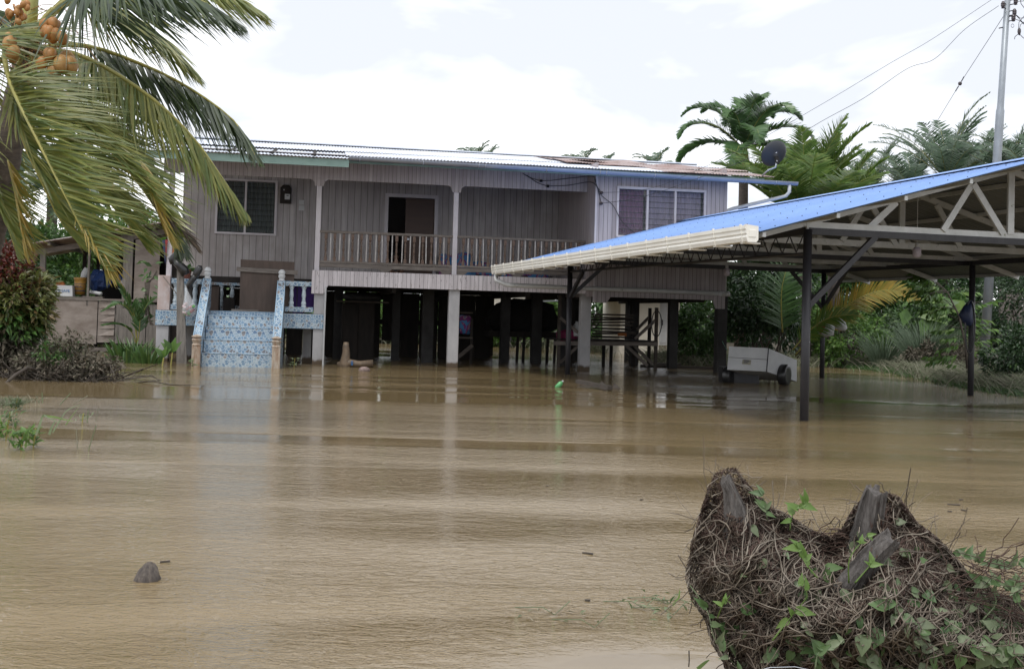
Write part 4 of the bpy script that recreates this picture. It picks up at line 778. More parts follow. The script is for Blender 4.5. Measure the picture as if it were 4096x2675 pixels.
hw = T('wall_wiring', 'black service wires with small insulators on the bedroom wall corner', 'wiring', M=HM @ Matrix.Translation((6.4, YF, 4.)))
for z in (4.18, 3.93): hpart(MB().tube([(6.42, YF - .01, z), (6.42, YF - .09, z)], .035, 10), 'insulator', M_insul, hw, smooth=True)
for pts in ([(6.42, YF - .05, 4.18), (6.3, YF - .04, 4.35), (6.22, YF - .04, 4.55), (5.9, -.15, 4.60), (5.4, -.12, 4.52), (5.15, -.1, 4.5)], [(6.42, YF - .05, 3.93), (6.38, YF - .04, 4.1), (6.28, YF - .05, 4.35), (6.25, -.3, 4.5), (5.8, -.14, 4.42), (5.32, -.1, 4.38)], [(5.15, -.1, 4.5), (4.9, -.1, 4.56), (4.7, -.1, 4.66)], [(5.32, -.1, 4.38), (5.05, -.1, 4.46), (4.8, -.1, 4.62)], [(6.25, YF - .04, 4.5), (6.4, YF - .04, 4.15), (6.7, YF - .05, 3.9), (6.95, YF - .08, 3.5), (7.4, YF - .08, 3.15)]):
    hpart(MB().tube([Vector(p_) for p_ in curve(pts, 6)], .009, 5), 'wire', M_wire, hw)
for p_ in ((5.15, -.1, 4.5), (5.32, -.1, 4.38)): hpart(MB().box(p_[0] - .03, p_[0] + .03, p_[1] - .03, p_[1] + .01, p_[2] - .03, p_[2] + .03), 'connector', M_black, hw)

# ================================================================ LEAN-TO KITCHEN SHED ON THE LEFT
SY = 4.4
sh = T('leanto_shed', 'open lean-to shed of plywood panels and grey posts left of the house', 'shed', M=HM @ Matrix.Translation((-5.7, SY, 0)))
def S(mb, name, mat, parent=sh, **k): return hpart(mb, name, mat, parent, **k)
def sz(x): return 2.67 + (x + 7.66) * .211
V = MB().add([(-7.9, SY - .5, sz(-7.9)), (-3.5, SY - .5, sz(-3.5)), (-3.5, SY + 4, sz(-3.5)), (-7.9, SY + 4, sz(-7.9)), (-7.9, SY - .5, sz(-7.9) + .025), (-3.5, SY - .5, sz(-3.5) + .025), (-3.5, SY + 4, sz(-3.5) + .025), (-7.9, SY + 4, sz(-7.9) + .025)], [(0, 3, 2, 1), (4, 5, 6, 7), (0, 1, 5, 4), (1, 2, 6, 5), (2, 3, 7, 6), (3, 0, 4, 7)])
S(V, 'roof', M_rust)
S(MB().beam((-7.4, SY, sz(-7.4) - .2), (-3.5, SY, sz(-3.5) - .2), .06, .14), 'beam', M_grwood)
for x in (-6.9, -6.2, -5.2, -4.3): S(MB().beam((x, SY - .42, sz(x) - .06), (x, SY + 3.8, sz(x) - .06), .07, .09), 'rafter', M_grwood)
for x, w_, y, z0, mt_ in ((-7.12, .13, SY, -.8, M_grwoodz), (-5.98, .05, SY + .02, 1.2, M_grwoodz), (-5.0, .24, SY + .01, 1.2, M_grwoodz), (-6.7, .1, SY + 3, -.8, M_dkwood), (-6.4, .09, SY + 3.4, -.8, M_dkwood), (-5.2, .1, SY + 3.4, -.8, M_dkwood)):
    S(MB().box(x - w_ / 2, x + w_ / 2, y - .05, y + .05, z0, sz(x) - .12), 'post', mt_)
S(MB().box(-7.18, -5.72, SY - .03, SY, .21, 1.34), 'plywood_panel', M_ply)
wv = MB()
for i in range(6):
    z = .25 + i * .18; wv.add([(-5.70, SY - .01, z), (-5.28, SY - .05 - .04 * (i % 2), z + .012), (-5.28, SY - .02, z + .195 - .012 * (i % 3)), (-5.70, SY - .01, z + .178)], [(0, 1, 2, 3)])
S(wv, 'warped_boards', M_ply)
S(MB().box(-5.27, -4.5, SY - .02, SY + .01, .23, 1.28).box(-4.48, -4.05, SY - .01, SY + .02, .2, 1.28), 'board_wall', M_grwoodz)
S(MB().box(-4.83, -4.2, SY - .01, SY + .015, 1.38, 2.98), 'upper_plywood', M_ply)
S(MB().box(-7.2, -4.0, SY - .05, SY + .02, 1.34, 1.40).box(-7.15, -4.0, SY, SY + 1.2, 1.36, 1.39), 'counter', M_grwood)
S(MB().box(-5.9, -5.2, SY - .2, SY - .05, .02, .12), 'sill_beam', M_grwood)
S(MB().box(-6.05, -4.9, SY + 2.2, SY + 2.25, .3, 3.1).box(-6.0, -4.9, SY + 1.3, SY + 1.35, 1.9, 2.0), 'blackout', M_black)  # black panel put in for the shade inside the shed
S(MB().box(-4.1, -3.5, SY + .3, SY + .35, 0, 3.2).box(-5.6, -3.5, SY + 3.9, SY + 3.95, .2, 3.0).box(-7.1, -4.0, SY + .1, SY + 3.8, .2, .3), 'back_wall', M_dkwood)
def onshed(u0, u1, v0, v1, y): a = HL(u0, v1, y); b_ = HL(u1, v0, y); return a.x, b_.x, a.z, b_.z
def text(s_, parent_or_none, loc, size, mat, rotM, name='lettering'):
    c_ = bpy.data.curves.new(name, 'FONT'); c_.body = s_; c_.size = size; c_.extrude = .001; c_.align_x = 'CENTER'; c_.align_y = 'CENTER'; c_.materials.append(mat)
    tmp = bpy.data.objects.new('tmp', c_); COL.objects.link(tmp); dg = bpy.context.evaluated_depsgraph_get(); me = bpy.data.meshes.new_from_object(tmp.evaluated_get(dg))
    bpy.data.objects.remove(tmp); me.materials.clear(); o = link(name, me, mat, parent_or_none)
    Mi = rootinv(parent_or_none) if parent_or_none else Matrix(); o.matrix_basis = Mi @ Matrix.Translation(loc) @ rotM; return o
RH = Matrix.Rotation(.1678, 4, 'Z') @ Matrix.Rotation(math.pi / 2, 4, 'X')
fb = TH('foam_box', 'white foam box with blue lettering on the shed counter beside the mustard pail', 'box', -6.3, SY + .15, 1.4)
x0, x1, z0, z1 = onshed(212, 292, 1142, 1184, SY)
hpart(MB().add([(x0, SY, z0), (x1, SY, z0), (x1, SY + .35, z0), (x0, SY + .35, z0), (x0 + .05, SY + .03, z1), (x1 - .02, SY + .03, z1), (x1 - .02, SY + .32, z1), (x0 + .05, SY + .32, z1)], [(0, 3, 2, 1), (4, 5, 6, 7), (0, 1, 5, 4), (1, 2, 6, 5), (2, 3, 7, 6), (3, 0, 4, 7)]), 'tub', M_foam, fb, bevel=.01)
tp = HM @ Vector(((x0 + x1) / 2 + .02, SY - .0, (z0 + z1) / 2)); text('V-SAFE', fb, tp, .1, M_ink, RH)
x0, x1, z0, z1 = onshed(286, 342, 1110, 1177, SY + .15); xc = (x0 + x1) / 2; r_ = (x1 - x0) / 2; hh = z1 - z0
pa = TH('plastic_pail', 'mustard yellow paint pail with dark label and lid on the shed counter', 'pail', xc, SY + .3, z0)
hpart(MB().lathe((xc, SY + .35, z0), [(r_ * .8, 0), (r_ * .93, hh * .9)], 24), 'bucket', M_pail, pa, smooth=True)
hpart(MB().lathe((xc, SY + .35, z0 + hh * .86), [(r_ * .95, 0), (r_, .01), (r_, hh * .12), (r_ * .96, hh * .14)], 24), 'lid', M_pail, pa)
hpart(MB().lathe((xc, SY + .35, z0 + hh * .2), [(r_ * .84, 0), (r_ * .855, hh * .06)], 24).lathe((xc, SY + .35, z0 + hh * .60), [(r_ * .90, 0), (r_ * .905, hh * .03)], 24), 'label_band', M_navy, pa)
text('MEAL', pa, HM @ Vector((xc, SY + .35 - r_ * .93, z0 + hh * .45)), .09, M_navy, RH)
x0, x1, z0, z1 = onshed(345, 440, 1080, 1165, SY + .3)
bt = TH('blue_tarpaulin', 'folded blue tarpaulin bundle heaped on the shed counter', 'tarpaulin', (x0 + x1) / 2, SY + .5, z0)
hpart(MB().blob(((x0 + x1) / 2, SY + .6, (z0 + z1) / 2), ((x1 - x0) / 2, .35, (z1 - z0) / 2), 12, 6, .22, 4), 'bundle', M_blue, bt)
x0, x1, z0, z1 = onshed(462, 525, 1092, 1160, SY + .8)
hpart(MB().blob(((x0 + x1) / 2, SY + .9, (z0 + z1) / 2), ((x1 - x0) / 2, .3, (z1 - z0) / 2), 10, 6, .15, 9), 'bundle', M_blue, bt)
x0, x1, z0, z1 = onshed(478, 522, 1123, 1155, SY + .5)
cb_ = TH('printed_carton', 'pale blue and pink printed carton behind the big painted shed post', 'carton', (x0 + x1) / 2, SY + .5, z0)
hpart(MB().box(x0, x1, SY + .5, SY + .8, z0 + .09, z1), 'box', M_foam, cb_); hpart(MB().box(x0, x1, SY + .494, SY + .499, z0 + .10, z0 + .14), 'stripe', M_ink, cb_)
x0, x1, z0, z1 = onshed(322, 353, 1072, 1112, SY + .4)
single(MB().tube([Vector(((x0 + x1) / 2 - .05, SY + .5, z0)), Vector(((x0 + x1) / 2, SY + .5, (z0 + z1) / 2)), Vector(((x0 + x1) / 2 + .05, SY + .5, z1))], [.07, .1, .07], 10), 'plastic_sack', M_foam, 'pale striped sack leaning behind the mustard pail', 'sack', H=True)
x0, x1, z0, z1 = onshed(350, 405, 1168, 1180, SY)
single(MB().tube([Vector((x0, SY + .25, z1)), Vector((x1, SY + .03, (z0 + z1) / 2))], .045, 12), 'drain_pipe', M_pvcg, 'short grey drain pipe lying on the shed counter', 'pipe', H=True, smooth=True)
x0, x1, z0, z1 = onshed(196, 213, 1160, 1183, SY + .05)
single(MB().lathe(((x0 + x1) / 2, SY + .2, z0), [(.05, 0), (.065, .14), (.06, .14)], 14), 'red_cup', M_red, 'small red plastic cup left of the foam box', 'cup', H=True)
x0, x1, z0, z1 = onshed(223, 255, 1128, 1143, SY + .1)
single(MB().blob(((x0 + x1) / 2, SY + .2, z0 + .04), (.12, .1, .07), 9, 6, .3, 3), 'orange_rag', M_orange, 'crumpled orange rag on top of the foam box', 'rag', H=True)
single(MB().box(-7.1, -6.0, SY - .02, SY + .4, 1.41, 1.43).box(-6.1, -5.6, SY - .05, SY + .2, 1.405, 1.45), 'loose_boards', M_grwood, 'loose grey boards lying along the shed counter', 'boards', H=True)

# ================================================================ UNDER THE HOUSE
rk = TH('timber_rack', 'rough timber platform with braced legs piled with planks under the bedroom', 'rack', 7.4, 1.8, 0)
def R_(mb, name, mat, parent=rk, **k): return hpart(mb, name, mat, parent, **k)
def h3(u, v, y): return HL(u, v, y)
for u0, u1, v, y in ((2215, 2630, 1372, 1.0), (2250, 2630, 1366, 1.9)): a = h3(u0, v, y); b_ = h3(u1, v + 4, y); R_(MB().beam(a, b_, .09, .10), 'rail', M_grwood)
a = h3(2215, 1362, 1.0); b_ = h3(2630, 1366, 1.0); R_(MB().box(a.x, b_.x, 1.0, 2.2, a.z + .02, a.z + .05), 'deck', M_dkwood)
for u, vt, y in ((2240, 1180, 1.05), (2600, 1232, 1.9), (2627, 1230, 1.0), (2535, 1375, 2.0), (2415, 1380, 2.1), (2445, 1380, 2.0), (2290, 1190, 1.5)):
    p_ = h3(u, vt, y); R_(MB().beam((p_.x, y, -.8), (p_.x, y, p_.z), .075, .075), 'leg', M_dkwood if y > 1.2 else M_rack)
for (ua, va), (ub, vb), y in (((2505, 1382), (2590, 1462), 1.0), ((2535, 1382), (2610, 1455), 1.3), ((2540, 1355), (2628, 1275), 1.0), ((2240, 1270), (2312, 1330), 1.0), ((2545, 1320), (2600, 1265), 1.9), ((2310, 1385), (2240, 1450), 1.2)):
    R_(MB().beam(h3(ua, va, y), h3(ub, vb, y), .06, .07), 'brace', M_grwood)
random.seed(3)
pk = TH('plank_stack', 'dark stack of old planks lying on the timber rack', 'planks', 7.3, 1.7, .8)
for i in range(9):
    a = h3(2365 + random.randint(-8, 8), 1345 - i * 11, 1.5); b_ = h3(2535 + random.randint(-12, 8), 1347 - i * 11 + random.randint(-4, 4), 1.5)
    hpart(MB().beam(a + Vector((0, random.uniform(-.3, .3), 0)), b_, .16, .045), 'plank', M_rack if i % 3 else M_dkwood, pk)
single(MB().blob(h3(2265, 1342, 1.3), (.28, .2, .17), 10, 6, .2, 5), 'pink_sack', pm('dim_pink', (.22, .02, .08), None, (4, 4, 4), .8), 'magenta sack on the left end of the timber rack', 'sack', H=True, smooth=True)
p_ = h3(2306, 1345, 1.2); single(MB().lathe(p_, [(.08, 0), (.1, .06), (.1, .26), (.04, .34), (.04, .38)], 12), 'water_jug', M_foam, 'white jug with blue cap beside the magenta sack', 'jug', H=True, smooth=True)
p_ = h3(2491, 1338, 1.2); single(MB().box(p_.x - .1, p_.x + .1, p_.y, p_.y + .12, p_.z - .04, p_.z + .04), 'orange_block', M_orange, 'small orange box on the right part of the timber rack', 'box', H=True)
p_ = h3(2300, 1420, 1.5)
single(MB().tube([h3(2625, 1250, 1.) + Vector((.13 * math.sin(t_), -.05, -.28 + .33 * math.cos(t_))) for t_ in np.linspace(0, 6, 20)], .014, 6), 'rope_loop', M_rubber, 'black rope loop hanging on the right post of the timber rack', 'rope', H=True)
dh = TH('covered_pile', 'large dark tarpaulin covered pile on low trestles under the veranda', 'pile', 5.0, 3.4, 0)
a = h3(1975, 1330, 3.6); b_ = h3(2215, 1235, 3.6)
hpart(MB().blob(((a.x + b_.x) / 2, 3.6, (a.z + b_.z) / 2 + .08), ((b_.x - a.x) / 2 + .25, .5, (b_.z - a.z) / 2 + .16), 16, 8, .12, 8), 'cover', M_black, dh)
hpart(MB().box(a.x - .2, b_.x + .1, 3.2, 4.0, a.z - .1, a.z + .05), 'platform', M_dkwood, dh)
for u in (2003, 2065, 2090, 2150, 2185, 2215): p_ = h3(u, 1400, 3.4); hpart(MB().beam((p_.x, 3.4, -.8), (p_.x + .04, 3.4, a.z), .07, .07), 'leg', M_dkwood, dh)
sf = TH('open_shelf', 'wooden shelf with blue and red checked bundle behind the middle column', 'shelf', 3.6, 1.5, 0)
for u in (1832, 1888): p_ = h3(u, 1300, 1.6); hpart(MB().box(p_.x - .03, p_.x + .03, 1.6, 1.67, -.8, 1.15), 'upright', M_dkwood, sf)
for v in (1250, 1350): p_ = h3(1832, v, 1.6); q_ = h3(1890, v, 1.6); hpart(MB().box(p_.x, q_.x, 1.55, 1.95, p_.z - .02, p_.z + .02), 'board', M_rack, sf)
single(MB().blob(h3(1858, 1298, 1.75), (.22, .15, .24), 10, 6, .2, 2), 'cloth_bundle', M_quilt, 'checked bundle of cloth on the wooden shelf under the veranda', 'bundle', H=True)
single(MB().beam(h3(1830, 1430, 1.4), h3(1890, 1380, 1.4), .05, .09), 'slanting_board', M_rack, 'pale board slanting up out of the water behind the middle column', 'board', H=True)
cbn = TH('old_cabinet', 'dark brown cabinet standing half flooded under the veranda floor', 'cabinet', 1.2, 2.2, 0)
a = h3(1365, 1365, 2.4); b_ = h3(1500, 1215, 2.4)
hpart(MB().box(a.x, b_.x, 2.4, 2.85, -.6, b_.z), 'body', M_dkwood, cbn); hpart(MB().box(a.x + .05, (a.x + b_.x) / 2 - .01, 2.37, 2.395, .0, b_.z - .06).box((a.x + b_.x) / 2 + .01, b_.x - .05, 2.37, 2.395, .0, b_.z - .06), 'doors', M_dkwood, cbn)
hpart(MB().box(a.x - .15, b_.x + .35, 2.2, 2.9, b_.z + .02, b_.z + .06), 'shelf_board', M_rack, cbn)
single(MB().blob(((a.x + b_.x) / 2 + .1, 2.5, b_.z + .15), (.5, .25, .1), 12, 6, .2, 6), 'grey_sack', M_darkc, 'flat grey sack lying on top of the old cabinet', 'sack', H=True, smooth=True)
pt_ = TH('undercroft_blackout', 'added dark board partition with gaps closing the rear of the undercroft', 'blackout', 1.5, 5.5, 0)  # boards added as an occluder so the space under the house stays dark
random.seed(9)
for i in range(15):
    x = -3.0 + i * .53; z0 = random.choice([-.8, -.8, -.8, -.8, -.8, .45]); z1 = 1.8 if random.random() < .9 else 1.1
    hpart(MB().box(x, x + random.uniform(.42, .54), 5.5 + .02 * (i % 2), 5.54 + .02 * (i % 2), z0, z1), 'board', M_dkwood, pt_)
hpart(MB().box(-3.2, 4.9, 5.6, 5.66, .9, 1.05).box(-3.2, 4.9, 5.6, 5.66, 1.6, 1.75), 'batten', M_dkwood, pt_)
single(MB().beam((8.4, 2.2, .03), (10.3, 1.6, .03), .15, .07).beam((8.9, 2.6, .05), (9.6, 2.5, .05), .3, .1), 'floating_planks', M_rack, 'rotten planks floating behind the right columns', 'planks', H=True)
# cream outhouse with a louvred door, and the neighbour's low pale wall far behind
oh = TH('outhouse', 'small cream outhouse with white ribbed door and sheet roof behind the stilts', 'outhouse', 11.6, 12, 0)
a = h3(2478, 1395, 12.); b_ = h3(2720, 1205, 12.); e1 = h3(2635, 1380, 12.); e2 = h3(2672, 1202, 12.)
hpart(MB().box(a.x, e1.x, 12, 14.5, -.6, b_.z + .1).box(e2.x, b_.x, 12, 14.5, -.6, b_.z + .1).box(e1.x, e2.x, 12.1, 14.5, -.6, b_.z + .1), 'wall', M_cream, oh)
dq = MB().box(e1.x, e2.x, 12.02, 12.06, e1.z, b_.z + .02)
for i in range(7): x = e1.x + .05 + i * (e2.x - e1.x - .1) / 6.; dq.box(x - .012, x + .012, 12.0, 12.025, e1.z + .08, b_.z)
dd = hpart(dq, 'door', M_foam, oh); p_ = h3(2651, 1290, 12.); hpart(MB().box(p_.x - .03, p_.x, 11.96, 12.0, p_.z - .1, p_.z + .1), 'door_handle', M_iron, dd)
hpart(MB().beam((a.x - 3.6, 12.8, 1.72), (b_.x + .2, 12.8, 2.12), 2.6, .05), 'roof', M_galv, oh)
nb = TH('neighbour_house', 'low pale house wall seen in strips between the stilts', 'house', 6.5, 16, 0)
a = h3(1866, 1240, 16.); b_ = h3(2112, 1188, 16.); hpart(MB().box(a.x, b_.x, 16, 19, a.z, b_.z + .5), 'wall', M_cream, nb); hpart(MB().box(a.x - .3, b_.x + .3, 15.7, 19.3, b_.z + .5, b_.z + .56), 'roof', M_zinc, nb)
for u in (1885, 1960, 2040, 2100): p_ = h3(u, 1240, 16.); hpart(MB().box(p_.x - .1, p_.x + .1, 16.1, 16.3, -.8, p_.z), 'stilt', M_darkc, nb)

# ================================================================ FLOATING AND STRANDED THINGS
lg = T('driftwood_log', 'stranded log with an upright sawn stump and blue cord at the veranda edge', 'log', loc=PZ(1400, 1468))
p0 = PZ(1375, 1466); D = p0.y
MB().tube([PD(1378, 1485, D), PD(1380, 1450, D), PD(1385, 1410, D), PD(1384, 1385, D), PD(1385, 1368, D)], [.16, .12, .085, .075, .055], 14).build('upright_stump', M_log, lg, True, world=True)
MB().tube([PD(1352, 1462, D), PD(1395, 1452, D), PD(1440, 1456, D + .05), PD(1492, 1453, D + .1)], [.08, .1, .075, .088], 14).build('trunk', M_log, lg, True, world=True)
MB().tube([PD(1408 + 3 * math.cos(t_), 1452 + 9 * math.sin(t_), D - .1) for t_ in np.linspace(0, 6.28, 10)], .008, 5).build('cord', M_ink, lg, world=True)
p0 = PZ(1457, 1484); single(MB().blob(p0 + Vector((0, 0, .02)), (.12, .1, .075), 12, 8, .12, 3), 'river_stone', M_rock, 'pinkish stone just above the water in front of the log', 'stone', smooth=True)
p0 = PZ(2236, 1548); bo = T('plastic_bottle', 'green plastic bottle floating tilted in open water', 'bottle', loc=p0)
MB().tube([p0 + Vector((-.05, 0, -.02)), p0 + Vector((0, 0, .03)), p0 + Vector((.03, 0, .07)), p0 + Vector((.06, 0, .10))], [.045, .05, .045, .018], 12).build('body', M_green_glass, bo, True, world=True)
MB().tube([p0 + Vector((.055, 0, .095)), p0 + Vector((.075, 0, .12))], .02, 10).build('cap', M_foam, bo, True, world=True)
a = PZ(2312, 1532, .05); b_ = PZ(2440, 1553, .05); single(MB().beam(a + Vector((0, 0, .03)), b_ + Vector((0, 0, .01)), .1, .07), 'floating_plank', M_rack, 'dark floating plank lying nearly flat in open water', 'plank')
for (u, v), lab in (((2410, 1538), 'small board tip poking up just behind the floating plank'), ((2462, 1548), 'separate dark wedge of wood right of the floating plank')):
    p0 = PZ(u, v + 4); single(MB().prism([p0 + Vector((-.08, 0, -.05)), p0 + Vector((-.02, 0, .09)), p0 + Vector((.14, 0, -.05))], (0, .04, 0)), 'wood_scrap', M_grwood, lab, 'wood scrap')
# white box trailer
A_ = PZ(2900, 1498); tr = T('box_trailer', 'small white panelled box trailer with black wheels standing in the water', 'trailer', loc=PZ(3040, 1505))
D0 = 22.6
fl = [PD(2908, 1478, D0), PD(3066, 1486, D0 - .15), PD(3074, 1392, D0 - .15), PD(2920, 1388, D0)]
sd_p = [fl[1], fl[2], PD(3188, 1440, D0 + .9), PD(3188, 1526, D0 + .9)]
MB().prism(sd_p, fl[0] - fl[1]).build('box', M_trail, tr, world=True, bevel=.008)
n1 = (fl[1] - fl[0]).cross(fl[3] - fl[0]).normalized(); n1 = n1 if n1.y < 0 else -n1
def onf(a_, b__): return fl[0] + (fl[1] - fl[0]) * a_ + (fl[3] - fl[0]) * b__ + n1 * .008
MB().add([onf(.36, .28), onf(.58, .26), onf(.58, .47), onf(.36, .49)], [(0, 1, 2, 3)]).build('paper_notice', pm('old_paper', (.40, .38, .30), None, (9, 9, 9), .8), tr, world=True)
for a_, b__, l_ in ((.40, .45, .12), (.40, .40, .14), (.40, .35, .1)): MB().beam(onf(a_, b__) + n1 * .004, onf(a_ + l_, b__) + n1 * .004, .004, .012).build('print_line', M_navy, tr, world=True)
MB().beam(onf(.0, .55) + n1 * .003, onf(1, .53) + n1 * .003, .006, .008).build('seam', M_darkc, tr, world=True)
def wheel(c_, r_, ax):
    M_ = Vector(ax).to_track_quat('Z', 'Y').to_matrix(); t_ = MB().lathe(c_, [(r_ * .62, -.08), (r_ * .9, -.085), (r_, -.05), (r_, .05), (r_ * .9, .085), (r_ * .62, .08)], 24, M_).build('wheel', M_rubber, tr, True, world=True)
    MB().lathe(c_, [(r_ * .15, -.07), (r_ * .62, -.06), (r_ * .62, .06), (r_ * .15, .07)], 16, M_).build('rim', M_iron, t_, True, world=True)
ax_ = Vector((.85, -.55, 0)).normalized()
wheel(PD(3137, 1500, D0 + .33), .225, ax_); wheel(PD(2914, 1502, D0 + .45), .2, ax_)
MB().beam(fl[1] + n1 * .004, fl[2] + n1 * .004, .02, .02).build('corner_trim', M_iron, tr, world=True)
MB().box(*(lambda a_, b__: (a_.x, b__.x, a_.y + .5, a_.y + .9, -.1, a_.z + .03))(fl[0], fl[1])).build('chassis', M_iron, tr, world=True)
a = HM @ Vector((9.85, -.2, .95)); single(MB().tube([HM @ Vector((9.75, -.2, .78)), PD(2908, 1400, D0)], .008, 5), 'mooring_cord', pm('green_cord', (.03, .2, .12), None), 'thin green cord tying the trailer to the house column', 'cord')
# floating coconut, foreground left
p0 = PZ(583, 2318); ax3 = Vector((.15, .1, 1)).normalized(); Mh = ax3.to_track_quat('Z', 'Y').to_matrix()
hk = MB().lathe(p0 + Vector((0, 0, -.04)), [(.03, -.03), (.056, .0), (.062, .03), (.058, .055), (.047, .08), (.034, .10), (.019, .116), (.006, .122)], 22, Mh)
rr = random.Random(4); hk.v = [tuple(Vector(v_) + (Vector(v_) - p0).normalized() * rr.uniform(-.0035, .0035)) for v_ in hk.v]
single(hk, 'floating_coconut', M_husk, 'old grey coconut husk floating tip up in the foreground water', 'coconut', smooth=True)

# ================================================================ PALMS
def frond_into(nm, ra, rach, leaf_len, n=70, wid=.045, hang=.9, spread=.75, wind=(0, 0, 0), lean=.5, start=.16, k=4, jit=.12, prof=None, up=(0, 0, 1), rad=.022, flat=False, pre=0., wpre=(0, 0, 0)):
    """one pinnate frond: rachis goes into ra (MB), leaflets into nm (NM)"""
    R_ = resample(np.array([tuple(p) for p in rach], float), 60); Tn = np.gradient(R_, axis=0); Tn /= np.linalg.norm(Tn, axis=1, keepdims=True)
    ra.tube([Vector(p_) for p_ in R_[::4]] + [Vector(R_[-1])], [rad * (1 - .85 * i / 15) for i in range(15)] + [rad * .1], 6)
    for sgn in (1, -1):
        t_ = np.linspace(start, 1., n) + rng.uniform(-.3, .3, n) / n; t_ = np.clip(t_, 0, 1); idx = t_ * 59; i0 = np.clip(idx.astype(int), 0, 58); fr = (idx - i0)[:, None]
        P_ = R_[i0] * (1 - fr) + R_[i0 + 1] * fr; tn = Tn[i0]; U = np.broadcast_to(np.array(up, float), tn.shape)
        sd_ = np.cross(tn, U); sd_ /= np.linalg.norm(sd_, axis=1, keepdims=True) + 1e-6; upv = np.cross(sd_, tn)
        le = lean + .35 * t_[:, None] ** 2
        D_ = tn * le + sd_ * sgn * spread + upv * .18 + np.array([0, 0, -pre]) + np.array(wpre) * .8 + rng.normal(size=(n, 3)) * jit
        pf = (np.sin(np.clip(.16 + t_ * .86, 0, 1) * math.pi) ** .6 * .85 + .12) if prof is None else prof(t_)
        L_ = leaf_len * pf * rng.uniform(.82, 1.12, n)
        bend = np.array([0, 0, -hang]) + np.array(wind) + rng.normal(size=(n, 3)) * .12
        nm.strips(P_, D_, bend, L_, wid * rng.uniform(.75, 1.15, n), k=k, up=(0.25, -.9, .35) if not flat else (0, 0, 1), taper=.08)
def pxc(pts, n=14): return curve([PD(u, v, D) for u, v, D in pts], n)
CD = 12.4
crown0 = PD(118, 190, CD)
cpalm = T('coconut_palm', 'tall coconut palm with orange nuts and wind-blown fronds at left edge of the flood', 'palm tree', loc=gx(-70, CD, 0))
tb = gx(-260, CD, -.6)
cp_ = curve([tb, PD(-190, 1400, CD), PD(-75, 1050, CD), PD(0, 760, CD), PD(45, 520, CD), PD(85, 330, CD), PD(112, 220, CD), PD(120, 150, CD)], 10)
rs_ = list(np.interp(np.linspace(0, 1, len(cp_)), [0, .3, .6, .85, .95, 1], [.21, .17, .15, .13, .15, .06])); rs_ = [r_ * (1 + .03 * ((i % 3) - 1)) for i, r_ in enumerate(rs_)]
MB().tube([Vector(p_) for p_ in cp_], rs_, 18).build('trunk', M_bark, cpalm, True, world=True)
WIND = (.55, 0, -.05)
